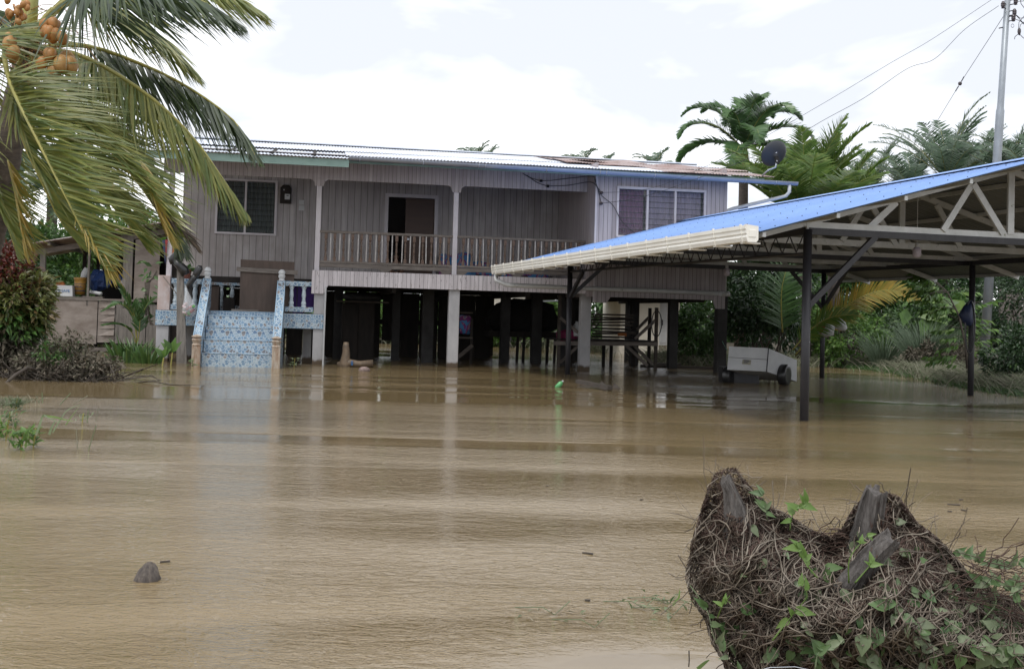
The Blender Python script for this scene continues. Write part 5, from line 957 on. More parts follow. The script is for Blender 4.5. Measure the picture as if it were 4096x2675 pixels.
FR = [  # points (u,v,D), material, leaflet length, n, hang, spread, lean, wind, width
 ([(128, 150, 12.4), (185, 70, 12.2), (300, -30, 12.0), (520, -110, 11.7), (760, -90, 11.5), (930, -20, 11.4), (1060, 60, 11.4)], L_coco, .95, 95, .95, .55, .62, (.45, 0, 0), .042),
 ([(128, 160, 12.4), (190, 80, 12.5), (290, 10, 12.6), (430, 20, 12.8), (570, 90, 12.9), (690, 190, 13.0), (775, 300, 13.0)], L_coco, .85, 80, 1.0, .55, .6, (.35, 0, 0), .042),
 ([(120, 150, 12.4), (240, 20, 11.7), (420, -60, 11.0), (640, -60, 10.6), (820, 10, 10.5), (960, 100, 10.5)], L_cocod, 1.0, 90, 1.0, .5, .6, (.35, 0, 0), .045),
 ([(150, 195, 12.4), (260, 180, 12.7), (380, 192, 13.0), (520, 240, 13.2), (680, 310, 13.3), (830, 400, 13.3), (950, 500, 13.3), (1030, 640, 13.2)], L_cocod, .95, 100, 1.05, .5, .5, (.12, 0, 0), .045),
 ([(150, 212, 12.3), (250, 206, 12.0), (345, 232, 11.8), (480, 305, 11.7), (640, 420, 11.6), (780, 560, 11.6), (880, 700, 11.6), (990, 860, 11.7)], L_coco, .95, 110, 1.0, .5, .5, (.22, 0, 0), .042),
 ([(60, 180, 12.2), (20, 195, 11.6), (28, 290, 11.1), (70, 400, 10.8), (130, 520, 10.6), (200, 660, 10.5), (270, 800, 10.4), (350, 960, 10.4), (420, 1075, 10.4)], L_coco, 1.0, 115, .75, .75, .55, (.75, -.1, 0), .042),
 ([(150, 225, 12.4), (240, 270, 12.8), (340, 370, 13.1), (450, 480, 13.3), (560, 600, 13.4), (650, 760, 13.4), (690, 900, 13.4), (740, 1020, 13.3)], L_cocod, .9, 95, 1.1, .5, .45, (.2, 0, 0), .042),
 ([(130, 225, 12.2), (200, 330, 11.6), (290, 450, 11.3), (400, 560, 11.2), (520, 690, 11.1), (620, 830, 11.1), (690, 960, 11.2)], L_coco, .95, 105, .85, .6, .5, (.55, 0, 0), .042),
 ([(120, 230, 12.3), (170, 380, 11.9), (240, 520, 11.8), (330, 660, 11.7), (430, 800, 11.7), (540, 930, 11.8), (590, 1000, 11.8)], L_coco, .95, 95, .85, .6, .5, (.55, 0, 0), .042),
 ([(100, 200, 12.3), (60, 300, 12.0), (60, 430, 11.8), (100, 580, 11.8), (170, 730, 11.8), (240, 880, 11.9), (330, 990, 11.9)], L_coco, .85, 80, .9, .6, .5, (.5, 0, 0), .042),
 ([(90, 200, 12.4), (0, 240, 12.3), (-80, 380, 12.3), (-90, 560, 12.3), (-30, 760, 12.2), (40, 930, 12.2), (70, 1030, 12.2)], L_coco, .85, 85, .9, .6, .5, (.5, 0, 0), .042),
 ([(80, 180, 12.2), (-60, 130, 11.6), (-200, 180, 11.3), (-300, 300, 11.2), (-330, 460, 11.2)], L_coco, 1.05, 70, .8, .6, .5, (.8, 0, 0), .042),
 ([(80, 170, 12.4), (-20, 60, 12.8), (-160, 0, 13.2), (-300, 40, 13.5)], L_cocod, .9, 60, .9, .6, .5, (.5, 0, 0), .045),
 ([(110, 140, 12.4), (100, -40, 12.5), (70, -220, 12.5), (20, -380, 12.6)], L_coco, .7, 45, .6, .7, .6, (.6, 0, 0), .042),
 ([(125, 140, 12.4), (150, -60, 12.3), (240, -240, 12.2), (400, -360, 12.2)], L_cocod, .8, 45, .6, .7, .6, (.6, 0, 0), .042),
]
PW = [(.7, .5), (.8, .4), (.75, .45), (1.0, .22), (1.05, .16), (.05, .95), (.95, .3), (.4, .7), (.45, .65), (.5, .6), (.45, .55), (.15, 1.), (.5, .6), (.3, .6), (.3, .6)]
for (pts, mt_, ll, n_, hg, sp_, ln, wd_, ww), (pre_, wn_) in zip(FR, PW):
    nm = NM(); rb = MB(); rch = pxc(pts)
    frond_into(nm, rb, rch, ll * (1.08 if pre_ < .9 else 1.0), int(n_ * 1.05), ww * .60, hg * .22, .42 if pre_ > .9 else .6, (wn_ * .2, 0, 0), .12, start=.34 if pts[-1][1] < 60 or pts[1][0] in (185, 190, 240, 20) else .2, k=4, jit=.10, rad=.034, pre=pre_, wpre=(wn_ * 1.25, 0, 0))
    fr_ = rb.build('frond', M_petiole, cpalm, True, world=True); nm.build('leaflets', mt_, fr_)
# yellowing hanging frond ends
for pts, ll, mt_ in (([(300, 800, 10.6), (350, 900, 10.5), (395, 1000, 10.5), (425, 1090, 10.5)], .55, L_cocoy), ([(560, 730, 11.2), (640, 830, 11.1), (720, 910, 11.1), (790, 1000, 11.1)], .38, L_dead), ([(30, 640, 12.0), (60, 780, 12.0), (80, 900, 12.0), (110, 1040, 12.0)], .40, L_cocoy), ([(560, 640, 11.0), (600, 760, 11.0), (640, 870, 11.0), (690, 980, 11.0)], .40, L_cocoy)):
    nm = NM(); rb = MB(); frond_into(nm, rb, pxc(pts), ll, 30, .020, .3, .35, (.1, 0, 0), .45, start=0., k=4, jit=.10, rad=.008, pre=.35, wpre=(.25, 0, 0))
    fr_ = rb.build('frond', M_petiole, cpalm, True, world=True); nm.build('leaflets', mt_, fr_)
for pts, r_ in (([(118, 180, 12.3), (128, 80, 12.2), (140, -60, 12.1)], .06), ([(108, 180, 12.4), (108, 70, 12.4), (95, -60, 12.4)], .05), ([(122, 185, 12.2), (160, 110, 12.1), (215, 40, 12.0)], .055)):
    MB().tube([PD(*p_) for p_ in pts], [r_ * 1.3, r_, r_ * .75], 10).build('leaf_stalk', M_petiole, cpalm, True, world=True)
for (cu, cv, sz_, mt_, n_) in ((215, 122, .72, M_nut, 9), (250, 265, 1.0, M_nuty, 7), (70, 45, .40, M_nut, 18), (20, 190, .85, M_nuty, 4), (195, 235, .75, M_nut, 4)):
    bn = MB().tube([crown0 + Vector((0, -.1, 0)), PD(cu - 15, cv - 25, 11.6), PD(cu, cv, 11.3)], [.02, .014, .006], 6).build('fruit_stalk', M_nut, cpalm, True, world=True)
    for i in range(n_):
        c_ = PD(cu + random.uniform(-34, 34) * (1.2 if sz_ < .6 else 1), cv + random.uniform(-30, 30) * (1.6 if sz_ < .6 else 1), 11.2 + random.uniform(-.1, .1)); q = Vector((random.uniform(-.6, .6), random.uniform(-.5, .2), -1)).to_track_quat('Z', 'Y').to_matrix()
        MB().lathe(c_, [(.012 * sz_, -.095 * sz_), (.05 * sz_, -.075 * sz_), (.078 * sz_, -.02 * sz_), (.076 * sz_, .03 * sz_), (.045 * sz_, .085 * sz_), (.015 * sz_, .105 * sz_)], 14, q).build('coconut', mt_, bn, True, world=True)
tw_ = NM(); n_ = 90; b0 = np.array([tuple(PD(u, v, 12.1)) for u, v in zip(rng.uniform(20, 260, n_), rng.uniform(20, 290, n_))]); stp = unit(n_) * .11 + np.array([.03, 0, -.06]); pth = np.stack([b0 + stp * i + rng.normal(size=(n_, 3)) * .02 for i in range(5)], 1); tw_.tubes(pth, .004); tw_.build('fruit_twigs', M_nut, cpalm)
MB().prism([PD(205, 205, 12.0), PD(260, 225, 11.95), (PD(310, 290, 11.9)), PD(262, 262, 11.95), PD(220, 232, 12.0)], (0, .03, .0)).build('spathe', M_black, cpalm, world=True)

def palm(name, label, base, height, nfr, flen, ll, mt_, el0=.2, el1=1.25, hang=.5, wid=.05, az=None, els=None, trunk_r=.12, droop=1.0, crownshaft=False, n=34, group=None, tmat=None, spread=.8):
    r = T(name, label, 'palm tree', loc=(base.x, base.y, 0), group=group); top = base + Vector((0, 0, height))
    MB().tube([base, base + Vector((.03, 0, height * .5)), top], [trunk_r * 1.25, trunk_r, trunk_r * .9], 12).build('trunk', tmat or M_bark, r, True, world=True)
    if crownshaft: MB().tube([top, top + Vector((0, 0, .35)), top + Vector((0, 0, .8))], [trunk_r * .95, trunk_r * 1.1, trunk_r * .6], 12).build('crownshaft', M_petiole, r, True, world=True); top = top + Vector((0, 0, .75))
    nm = NM(); rb = MB()
    for i in range(nfr):
        a_ = (az[i] if az else 2 * math.pi * (i * .618) + random.uniform(-.2, .2)); el = els[i] if els else el0 + (el1 - el0) * ((i * .37) % 1.); L_ = flen * random.uniform(.85, 1.1)
        pts = []; p_ = np.array(tuple(top)); e_ = el
        for s_ in range(9):
            pts.append(p_.copy()); p_ = p_ + np.array([math.cos(a_) * math.cos(e_), math.sin(a_) * math.cos(e_), math.sin(e_)]) * L_ / 8; e_ -= droop * (.04 + .035 * s_)
        frond_into(nm, rb, curve(pts, 5), ll, n, wid, hang, spread, (0, 0, 0), .45, start=.12, k=3, jit=.08, rad=.018)
    fr_ = rb.build('fronds', M_petiole, r, True, world=True); nm.build('leaflets', mt_, fr_); return r
PR = random.Random(21)
b_ = gx(2962, 36, -.2); palm('manila_palm', 'short-crowned manila palm with pale shaft rising behind the rusty roof end', b_, PD(2955, 690, 36).z + .2, 16, 2.55, .60, L_palm, .05, 1.5, .25, .085, crownshaft=True, trunk_r=.17, droop=1.75, n=80, az=[math.radians(q_) for q_ in (8, 172, -12, 192, 22, 158, 80, -60, -120, -88, 40, 140, -78, 250, 300, 100)], els=[1.15, 1.15, .75, .75, .3, .35, 1.5, 1.05, 1.1, .6, 1.35, 1.35, 1.42, .1, .2, 1.2])
rr_b = MB()
b_ = gx(3215, 33, -.2); palm('young_coconut_palm', 'lime green young coconut palm with upright fronds behind the carport ridge', b_, PD(3140, 930, 33).z + .2, 30, 3.6, .85, L_palmy, .6, 1.5, .3, .06, droop=.6, trunk_r=.2, n=70)
b_ = gx(3330, 36, -.2); palm('young_coconut_palm', 'yellower palm with arching fronds just right of the lime green one', b_, PD(3330, 960, 36).z + .2, 22, 3.0, .8, L_palmy, .6, 1.45, .3, .06, droop=.6, trunk_r=.2, n=60)
for i, (u, v, D, n_, L_) in enumerate([(3480, 800, 60, 18, 3.6), (3640, 780, 56, 20, 3.4), (3780, 730, 50, 20, 4.2), (3890, 760, 55, 18, 3.6), (4020, 740, 48, 18, 3.4), (4150, 760, 46, 14, 3.6)]):
    b_ = gx(u, D, -.2); palm('oil_palm', ['oil palm with one upright feathery frond far behind the blue roof', 'dark drooping oil palm left of the tallest pair', 'tallest oil palm behind the carport ridge', 'oil palm in the gap left of the power pole', 'oil palm right behind the power pole', 'oil palm at the far right edge'][i], b_, PD(u, v, D).z + .2, n_, L_, .75, L_oil, .45, 1.5, .2, .07, group='oil palms behind the carport', droop=.75, trunk_r=.3, n=32)
for i, (u, v, D) in enumerate([(1890, 640, 75), (2315, 668, 70), (2610, 668, 70), (1930, 650, 80), (2400, 680, 75)]):
    b_ = gx(u, D, -.2); palm('oil_palm', ['distant palm tip showing over the silver roof near its middle', 'distant palm tuft over the middle of the roof', 'distant palm tuft over the rusty roof sheets', 'faint palm tip right of the first one over the roof', 'faint palm tuft left of the rusty sheets'][i], b_, PD(u, v, D).z + .2, 10, 1.7, .55, L_oil, .3, 1.4, .3, .07, group='palm tips over the house roof', trunk_r=.25, n=16)
for i, (u, v, D, L_) in enumerate([(190, 690, 41, 4.6), (40, 620, 40, 4.6), (330, 760, 43, 4.4)]):
    b_ = gx(u, D, -.2); palm('oil_palm', ['dark oil palm behind the coconut trunk', 'dark oil palm at the left edge behind the trunk', 'dark oil palm behind the shed roof'][i], b_, PD(u, v, D).z + .2, 18, L_, .8, L_dark, -.2, 1.2, .6, .06, group='dark palms behind the shed', trunk_r=.2, n=44)
def lone_frond(name, label, pts, ll, mt_, n=60, **k):
    r = T(name, label, 'palm frond', loc=PD(*pts[0])); nm = NM(); rb = MB(); frond_into(nm, rb, pxc(pts), ll, n, **k); f_ = rb.build('stalk', M_petiole, r, True, world=True); nm.build('leaflets', mt_, f_)
lone_frond('palm_frond', 'big orange-yellow arching palm frond under the carport eave', [(3180, 1420, 27), (3260, 1330, 27), (3350, 1250, 27), (3450, 1185, 27), (3560, 1160, 27), (3680, 1195, 27)], .62, L_cocoy, 64, wid=.05, hang=.45, spread=.75, lean=.6, start=.25, k=3, jit=.05, up=(.15, -1, .1))
lone_frond('palm_frond', 'shorter green palm frond with brown tip beside the plastic bag', [(3170, 1400, 25.5), (3240, 1320, 25.5), (3320, 1270, 25.5), (3430, 1257, 25.5)], .45, L_palmy, 44, wid=.045, hang=.5, spread=.75, lean=.6, start=.15, k=3, jit=.05, up=(.15, -1, .1))
lone_frond('palm_frond', 'tall upright green frond in the shade behind the main carport post', [(3130, 1330, 28), (3125, 1240, 28), (3128, 1150, 28), (3150, 1060, 28)], .9, L_palm, 46, wid=.05, hang=.4, spread=.85, lean=.45, start=.05, k=3, jit=.05, up=(.15, -1, .1))

# ================================================================ BUSHES AND TREES
def foliage(name, c_, rad, n, size, mt_, parent, aspect=.45, clumps=40, cr_=.3, flat=.3, droop=.3, seed=0, low=None):
    """leaf blades gathered in clumps through an ellipsoid, thinner inside"""
    g = np.random.default_rng(seed); c_ = np.array(tuple(c_)); rad = np.array(rad)
    q = g.normal(size=(clumps, 3)); q /= np.linalg.norm(q, axis=1, keepdims=True); q *= g.uniform(.45, 1., (clumps, 1)) ** .6
    cc = c_ + q * rad; ci = g.integers(0, clumps, n); off = g.normal(size=(n, 3)); off /= np.linalg.norm(off, axis=1, keepdims=True); rr_ = g.uniform(.15, 1, (n, 1)) ** .5
    P_ = cc[ci] + off * rr_ * cr_ * rad.mean() * g.uniform(.6, 1.3, clumps)[ci][:, None]
    keep = P_[:, 2] > .02; P_ = P_[keep]; off = off[keep]; n = len(P_)
    D_ = off + q[ci[keep]] * .6 + g.normal(size=(n, 3)) * .5 + np.array([0, 0, -droop]); Nn = g.normal(size=(n, 3)) * .6 + np.array([0, -.3, 1.])
    nm = NM(); L_ = size * g.uniform(.6, 1.25, n); nm.leaves(P_, D_, Nn, L_, L_ * aspect, .1, .12); return nm.build(name, mt_, parent), cc
def bush(label, u0, u1, v0, v1, D, n, size, mt_, name='bush', cat='bush', dep=1.2, seed=0, stems=8, clumps=40, aspect=.45, group=None, cr_=.28, zbase=0., smat=None, droop=.3):
    a = PD(u0, v1, D); b_ = PD(u1, v0, D); cx = (a.x + b_.x) / 2; z1 = b_.z; z0 = max(a.z, .0); rz_ = (z1 - z0) / 2
    r = T(name, label, cat, loc=(cx, D, 0), group=group); c_ = (cx, D, (z0 + z1) / 2)
    o, cc = foliage('foliage', c_, ((b_.x - a.x) / 2, dep, rz_), n, size, mt_, r, aspect, clumps, cr_, seed=seed, droop=droop)
    rr_ = random.Random(seed); w = MB()
    for i in range(stems):
        t_ = Vector(cc[rr_.randrange(len(cc))]); b0 = Vector((cx + rr_.uniform(-.25, .25) * (b_.x - a.x), D + rr_.uniform(-.2, .2), -.5)); m_ = (b0 + t_) / 2 + Vector((rr_.uniform(-.15, .15), rr_.uniform(-.1, .1), .2))
        w.tube([b0, m_, t_], [.035, .022, .008], 6)
    w.build('stems', smat or M_barkd, r, True, world=True); return r
def tree(label, u0, u1, v0, v1, D, n, size, mt_, seed=0, tr=.14, **k):
    r = bush(label, u0, u1, v0, v1, D, n, size, mt_, name='tree', cat='tree', seed=seed, stems=10, **k); a = PD((u0 + u1) / 2, (v0 + v1) / 2, D)
    MB().tube([Vector((a.x, D, -.6)), Vector((a.x + .1, D, a.z * .5)), Vector((a.x - .05, D, a.z))], [tr * 1.2, tr, tr * .6], 10).build('trunk', M_barkd, r, True, world=True); return r
# left, behind the shed
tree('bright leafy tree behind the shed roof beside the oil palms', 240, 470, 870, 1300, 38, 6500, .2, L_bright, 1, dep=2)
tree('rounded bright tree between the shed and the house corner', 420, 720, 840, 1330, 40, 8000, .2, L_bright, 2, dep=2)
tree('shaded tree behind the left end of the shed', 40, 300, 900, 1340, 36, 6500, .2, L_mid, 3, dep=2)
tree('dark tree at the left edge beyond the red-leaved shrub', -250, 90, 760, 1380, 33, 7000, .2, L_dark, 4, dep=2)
bush('pale green shrubs seen through the open shed', 150, 560, 1120, 1370, 34, 5000, .16, L_mid, seed=5)
# croton-like shrub at the left edge
cs = T('red_leaved_shrub', 'red and lime leaved shrub with silt-coated lower branches at the left edge', 'shrub', loc=gx(70, 19, 0))
for nm_, (u0, u1, v0, v1), n_, mt_, sd_ in (('red_foliage', (-120, 130, 965, 1290), 2600, L_red, 11), ('lime_foliage', (-100, 190, 1080, 1330), 5200, L_crot, 12), ('green_foliage', (-110, 170, 1180, 1370), 2600, L_mid, 13), ('silted_foliage', (-90, 135, 1330, 1440), 2200, L_silt, 14)):
    a = PD(u0, v1, 19); b_ = PD(u1, v0, 19); foliage(nm_, ((a.x + b_.x) / 2, 19, (a.z + b_.z) / 2), ((b_.x - a.x) / 2, .6, (b_.z - a.z) / 2), n_, .15, mt_, cs, .36, 60, .36, seed=sd_)
w = MB()
for i in range(14):
    a = gx(random.uniform(-60, 110), 19, -.5); w.tube([a, a + Vector((random.uniform(-.1, .1), 0, .7)), PD(random.uniform(-60, 150), random.uniform(1050, 1350), 19 + random.uniform(-.3, .3))], [.03, .02, .006], 5)
w.build('stems', M_barkd, cs, True, world=True)
# half-drowned silted bush
db = T('drowned_bush', 'half drowned silt-grey bush with bare arching twigs left of the stairs', 'bush', loc=gx(270, 18.5, 0))
for (u0, u1, v0, v1), n_, mt_, sd_ in (((60, 440, 1400, 1505), 2300, L_silt, 21), ((230, 490, 1430, 1530), 900, L_silt, 22), ((160, 300, 1370, 1440), 450, L_mid, 23), ((210, 350, 1330, 1400), 420, L_silt, 24)):
    a = PD(u0, v1, 18.5); b_ = PD(u1, v0, 18.5); foliage('foliage', ((a.x + b_.x) / 2, 18.5, (a.z + b_.z) / 2), ((b_.x - a.x) / 2, .5, (b_.z - a.z) / 2), n_, .085, mt_, db, .42, 50, .25, seed=sd_)
n_ = 240; P0 = np.stack([rng.uniform(-8.6, -7.3, n_) , 18.5 + rng.uniform(-.5, .5, n_), np.full(n_, -.05)], 1); P0[:, 0] = [gx(u, 18.5).x for u in rng.uniform(60, 470, n_)]
dv = np.stack([rng.normal(0, .9, n_), rng.normal(0, .5, n_), rng.uniform(.3, 1, n_)], 1); pth = np.stack([P0 + dv * (i / 6) * rng.uniform(.4, 1., (n_, 1)) + np.array([0, 0, -.5]) * (i / 6) ** 2 + rng.normal(size=(n_, 3)) * .015 for i in range(7)], 1); tq = NM(); tq.tubes(pth, rng.uniform(.004, .011, n_)); tq.build('twigs', M_barkd, db)
w = MB().tube([PD(20, 1535, 17.5), PD(60, 1500, 17.8), PD(110, 1470, 18), (PD(160, 1480, 18.2)), PD(220, 1500, 18.3)], [.02, .03, .03, .025, .012], 7).build('branch', M_barkd, db, True, world=True)
# coconut seedling and strap-leaved plants by the landing
sd2 = T('coconut_seedling', 'young coconut seedling with split leaves in front of the shed boards', 'palm', loc=gx(548, 26.5, 0)); nm = NM(); rb = MB()
for pts, ll in (([(548, 1380, 26.5), (540, 1270, 26.4), (500, 1180, 26.2), (455, 1110, 26.1)], .42), ([(548, 1370, 26.5), (530, 1260, 26.4), (480, 1215, 26.1), (405, 1245, 25.9)], .32), ([(550, 1370, 26.5), (570, 1260, 26.5), (600, 1200, 26.4), (640, 1190, 26.3)], .35), ([(550, 1380, 26.5), (560, 1280, 26.4), (548, 1200, 26.5)], .3), ([(548, 1380, 26.5), (520, 1320, 26.4), (470, 1295, 26.3), (405, 1300, 26.2)], .18)):
    frond_into(nm, rb, pxc(pts), ll, 20, .055, .5, .7, (0, 0, 0), .7, start=.3, k=3, jit=.05, rad=.014)
f_ = rb.build('stalks', M_petiole, sd2, True, world=True); nm.build('leaves', L_palm, f_)
def clump(name, label, u, D, n, L_, W_, mt_, spreadr, lean=.6, hang=.9, cat='plant', group=None, k=5, z=-.05):
    r = T(name, label, cat, loc=gx(u, D, 0), group=group); b0 = gx(u, D, z); nm = NM(); a_ = rng.uniform(0, 6.28, n); rr_ = np.sqrt(rng.uniform(0, 1, n)) * spreadr
    P_ = np.stack([b0.x + np.cos(a_) * rr_, b0.y + np.sin(a_) * rr_ * .6, np.full(n, z)], 1); D_ = np.stack([np.cos(a_) * lean * rng.uniform(.2, 1.2, n), np.sin(a_) * lean * rng.uniform(.2, 1.2, n), np.ones(n)], 1)
    be = np.stack([np.cos(a_) * hang * rng.uniform(.2, 1.3, n), np.sin(a_) * hang * .6, -hang * rng.uniform(.3, 1.2, n)], 1)
    nm.strips(P_, D_, be, L_ * rng.uniform(.5, 1.1, n), W_, k=k, up=(.2, -.95, .2), taper=.1); nm.build('blades', mt_, r); return r
for u, D, lab, n_, L_ in ((500, 24.2, 'strap-leaved lily clump nearest the drowned bush', 50, .62), (545, 24.6, 'middle strap-leaved lily clump below the seedling', 60, .66), (600, 24.2, 'strap-leaved lily clump right of the middle one', 50, .55)): clump('lily_clump', lab, u, D, n_, L_, .045, L_mid, .28, .45, .5, group='lily clumps by the landing')
for u, D, lab, n_, L_, v0 in ((690, 23.8, 'broad pale green leaves of a canna beside the leaning plank', 7, .34, 1410), (655, 23.4, 'lower canna with small red flowers left of the plank', 6, .28, 1430)):
    r = T('canna', lab, 'plant', loc=gx(u, D, 0)); nm = NM(); b0 = np.array(tuple(PD(u, v0, D))); Dd = np.stack([rng.uniform(-.8, .8, n_), rng.uniform(-.5, .2, n_), rng.uniform(.5, 1.2, n_)], 1); nm.leaves(np.repeat(b0[None], n_, 0), Dd, np.stack([-Dd[:, 0], -np.ones(n_), Dd[:, 2] * .5], 1), L_, L_ * .5, .06, .2); nm.build('leaves', L_bright, r); MB().tube([gx(u, D, -.1), Vector(b0)], .015, 6).build('stem', M_petiole, r, world=True)
# climbing vine by the plinth
vn = T('climbing_vine', 'broad-leaved vine trailing down beside the pink plinth', 'vine', loc=HM @ Vector((-3.75, .6, 1.2))); nm = NM(); n_ = 34; pts = np.array([tuple(PD(u, v, 26.6)) for u, v in zip(rng.normal(600, 18, n_), rng.uniform(1040, 1290, n_))])
nm.leaves(pts, np.stack([rng.uniform(-1, 1, n_), np.full(n_, -.3), rng.uniform(-1.2, .3, n_)], 1), rng.normal(size=(n_, 3)) * .3 + np.array([0, -1, .4]), rng.uniform(.12, .3, n_), rng.uniform(.05, .1, n_)); nm.build('leaves', L_mid, vn)
w = MB()
for i in range(6): w.tube([PD(628 + i, 1080 + i * 6, 26.6), PD(600 - i * 4, 1130, 26.6), PD(592 - i * 2, 1210 + i * 10, 26.5), PD(600 + i * 3, 1300, 26.5)], .008, 5)
w.build('stems', M_barkd, vn, world=True)
# small weeds on the water near the house
def weed(label, u, v, n, L_, mt_=None):
    p_ = PZ(u, v); r = T('water_weed', label, 'plant', loc=p_, group='small weeds poking out of the flood'); nm = NM(); k = n; P_ = np.array(tuple(p_)) + np.stack([rng.normal(0, .04, k), rng.normal(0, .04, k), rng.uniform(.0, L_ * 1.6, k)], 1)
    nm.leaves(P_, np.stack([rng.uniform(-1, 1, k), rng.uniform(-1, 1, k), rng.uniform(-.2, .8, k)], 1), rng.normal(size=(k, 3)) * .3 + np.array([0, -.6, 1]), L_ * rng.uniform(.6, 1.2, k), L_ * .3); nm.build('leaves', mt_ or L_vine, r)
    MB().tube([p_ + Vector((0, 0, -.1)), p_ + Vector((.02, 0, L_ * 1.7))], .006, 5).build('stem', M_petiole, r, world=True)
weed('small weed in the water just left of the stair newel', 768, 1470, 26, .11); weed('small weed in the water between stairs and first column', 1175, 1468, 16, .12)
for u, v, n_, l_, lab in ((60, 1640, 60, .08, 'leafy weed cluster at the far left edge of the flood'), (30, 1700, 50, .08, 'second leafy weed cluster at the left edge'), (80, 1800, 44, .10, 'nearest dark leafy weed at the left'), (130, 1790, 34, .10, 'dark leafy weed right of the nearest one'), (325, 1690, 16, .06, 'tiny weed sprig right of the bent grass'), (20, 1760, 30, .09, 'weed sprig at the left border')): weed(lab, u, v, n_, l_, L_vine if v < 1750 else L_bright)
def blade(name, label, pts, wd, mt_=L_lime, cat='grass blade', group='reeds bent over the left water'):
    P_ = curve([PD(u, v, D) for u, v, D in pts], 8); r = MB(); n_ = len(P_); vs = []
    for i, p_ in enumerate(P_): w_ = wd * (1 - (i / (n_ - 1)) ** 2 * .9) / 2; d_ = P_[min(i + 1, n_ - 1)] - P_[max(i - 1, 0)]; s_ = np.cross(d_, (0, 1, 0)); s_ = s_ / (np.linalg.norm(s_) + 1e-9) * w_; vs += [tuple(p_ - s_), tuple(p_ + s_ + np.array([0, .004, 0]))]
    r.add(vs, [(2 * i, 2 * i + 1, 2 * i + 3, 2 * i + 2) for i in range(n_ - 1)]); return single(r, name, mt_, label, cat, group)
D1 = 9.6
blade('reed', 'broad bent reed, leftmost of the three', [(143, 1740, D1), (158, 1700, D1), (172, 1662, D1), (190, 1668, D1 - .1), (240, 1690, D1 - .2)], .022, L_vine)
blade('reed', 'reed bent down to the right from the same tip', [(172, 1662, D1), (220, 1668, D1), (260, 1678, D1), (292, 1684, D1)], .016)
blade('reed', 'long slanting reed reaching up right', [(210, 1730, D1), (240, 1680, D1), (270, 1640, D1), (330, 1613, D1)], .014, L_vine)
blade('reed', 'short thick reed stub between the bent ones', [(196, 1738, D1), (208, 1705, D1), (222, 1680, D1)], .024, L_vine)
blade('reed', 'thin grass stalk standing right of the reeds', [(262, 1700, D1), (290, 1660, D1), (325, 1615, D1)], .009)
for i, (a_, b__) in enumerate((((240, 1618), (283, 1572)), ((290, 1618), (352, 1582)), ((352, 1805), (385, 1700)), ((310, 1798), (305, 1715)), ((170, 1612), (168, 1568)), ((25, 1830), (60, 1670)), ((348, 1690), (353, 1640)), ((383, 1685), (393, 1630)))):
    single(MB().tube([PD(*a_, 9.8), PD(*b__, 9.8)], .004, 5), 'grass_stalk', L_silt2 if i % 2 else L_vine, 'thin stalk standing in the left water', 'grass stalk', 'thin stalks in the left water')
# behind the house, seen between the stilts
for i, (u0, u1) in enumerate(((620, 1000), (960, 1320), (1290, 1620), (1600, 1950), (1920, 2250), (2220, 2520))):
    bush(['bright shrubs behind the landing', 'shrubs behind the first column', 'shrubs behind the old cabinet', 'shrubs left of the covered pile', 'shrubs behind the covered pile', 'shrubs behind the timber rack'][i], u0, u1, 1175, 1400, 44 + (i % 2), 6500, .25, [L_bright, L_mid][i % 2], seed=40 + i, group='shrubs seen under the house', dep=1.3, cr_=.34)
def stuff_strip(name, label, pts, n, L_, W_, mt_, wob=.8):
    q = np.array([tuple(gx(u, D)) for u, D in pts]); s_ = rng.uniform(0, len(q) - 1.001, n); i = s_.astype(int); f = (s_ - i)[:, None]; P_ = q[i] * (1 - f) + q[i + 1] * f + np.stack([rng.normal(0, wob * .4, n), rng.normal(0, wob, n), np.full(n, -.05)], 1)
    nm = NM(); a_ = rng.uniform(0, 6.28, n); D_ = np.stack([np.cos(a_) * .5, np.sin(a_) * .5, rng.uniform(.5, 1, n)], 1); nm.strips(P_, D_, np.stack([np.cos(a_) * .8, np.sin(a_) * .5, -rng.uniform(.2, 1.4, n)], 1), L_ * rng.uniform(.4, 1.2, n), W_, k=3, up=(.2, -.9, .3)); o = nm.build(name, mt_); return tag(o, label, 'grass', kind='stuff')
stuff_strip('bank_grass', 'silted grey grass along the far bank behind the house', [(500, 43), (1200, 45), (2000, 45), (2700, 41)], 9000, .7, .03, L_silt2)
stuff_strip('bank_grass', 'silted and green grass along the right bank', [(2650, 33), (3100, 34), (3350, 36), (3600, 33.), (3800, 28.5), (3950, 24.8), (4200, 22.)], 24000, .6, .022, L_silt2, 1.1)
stuff_strip('bank_grass', 'fresh green creeping plants at the right water edge', [(3350, 34), (3600, 31.), (3780, 27), (3950, 23.6), (4200, 21.)], 12000, .26, .02, L_mid, .7)
stuff_strip('bank_grass', 'small grass tufts on the left water', [(-40, 13.5), (40, 13.8), (80, 14)], 500, .2, .012, L_silt2, .25)
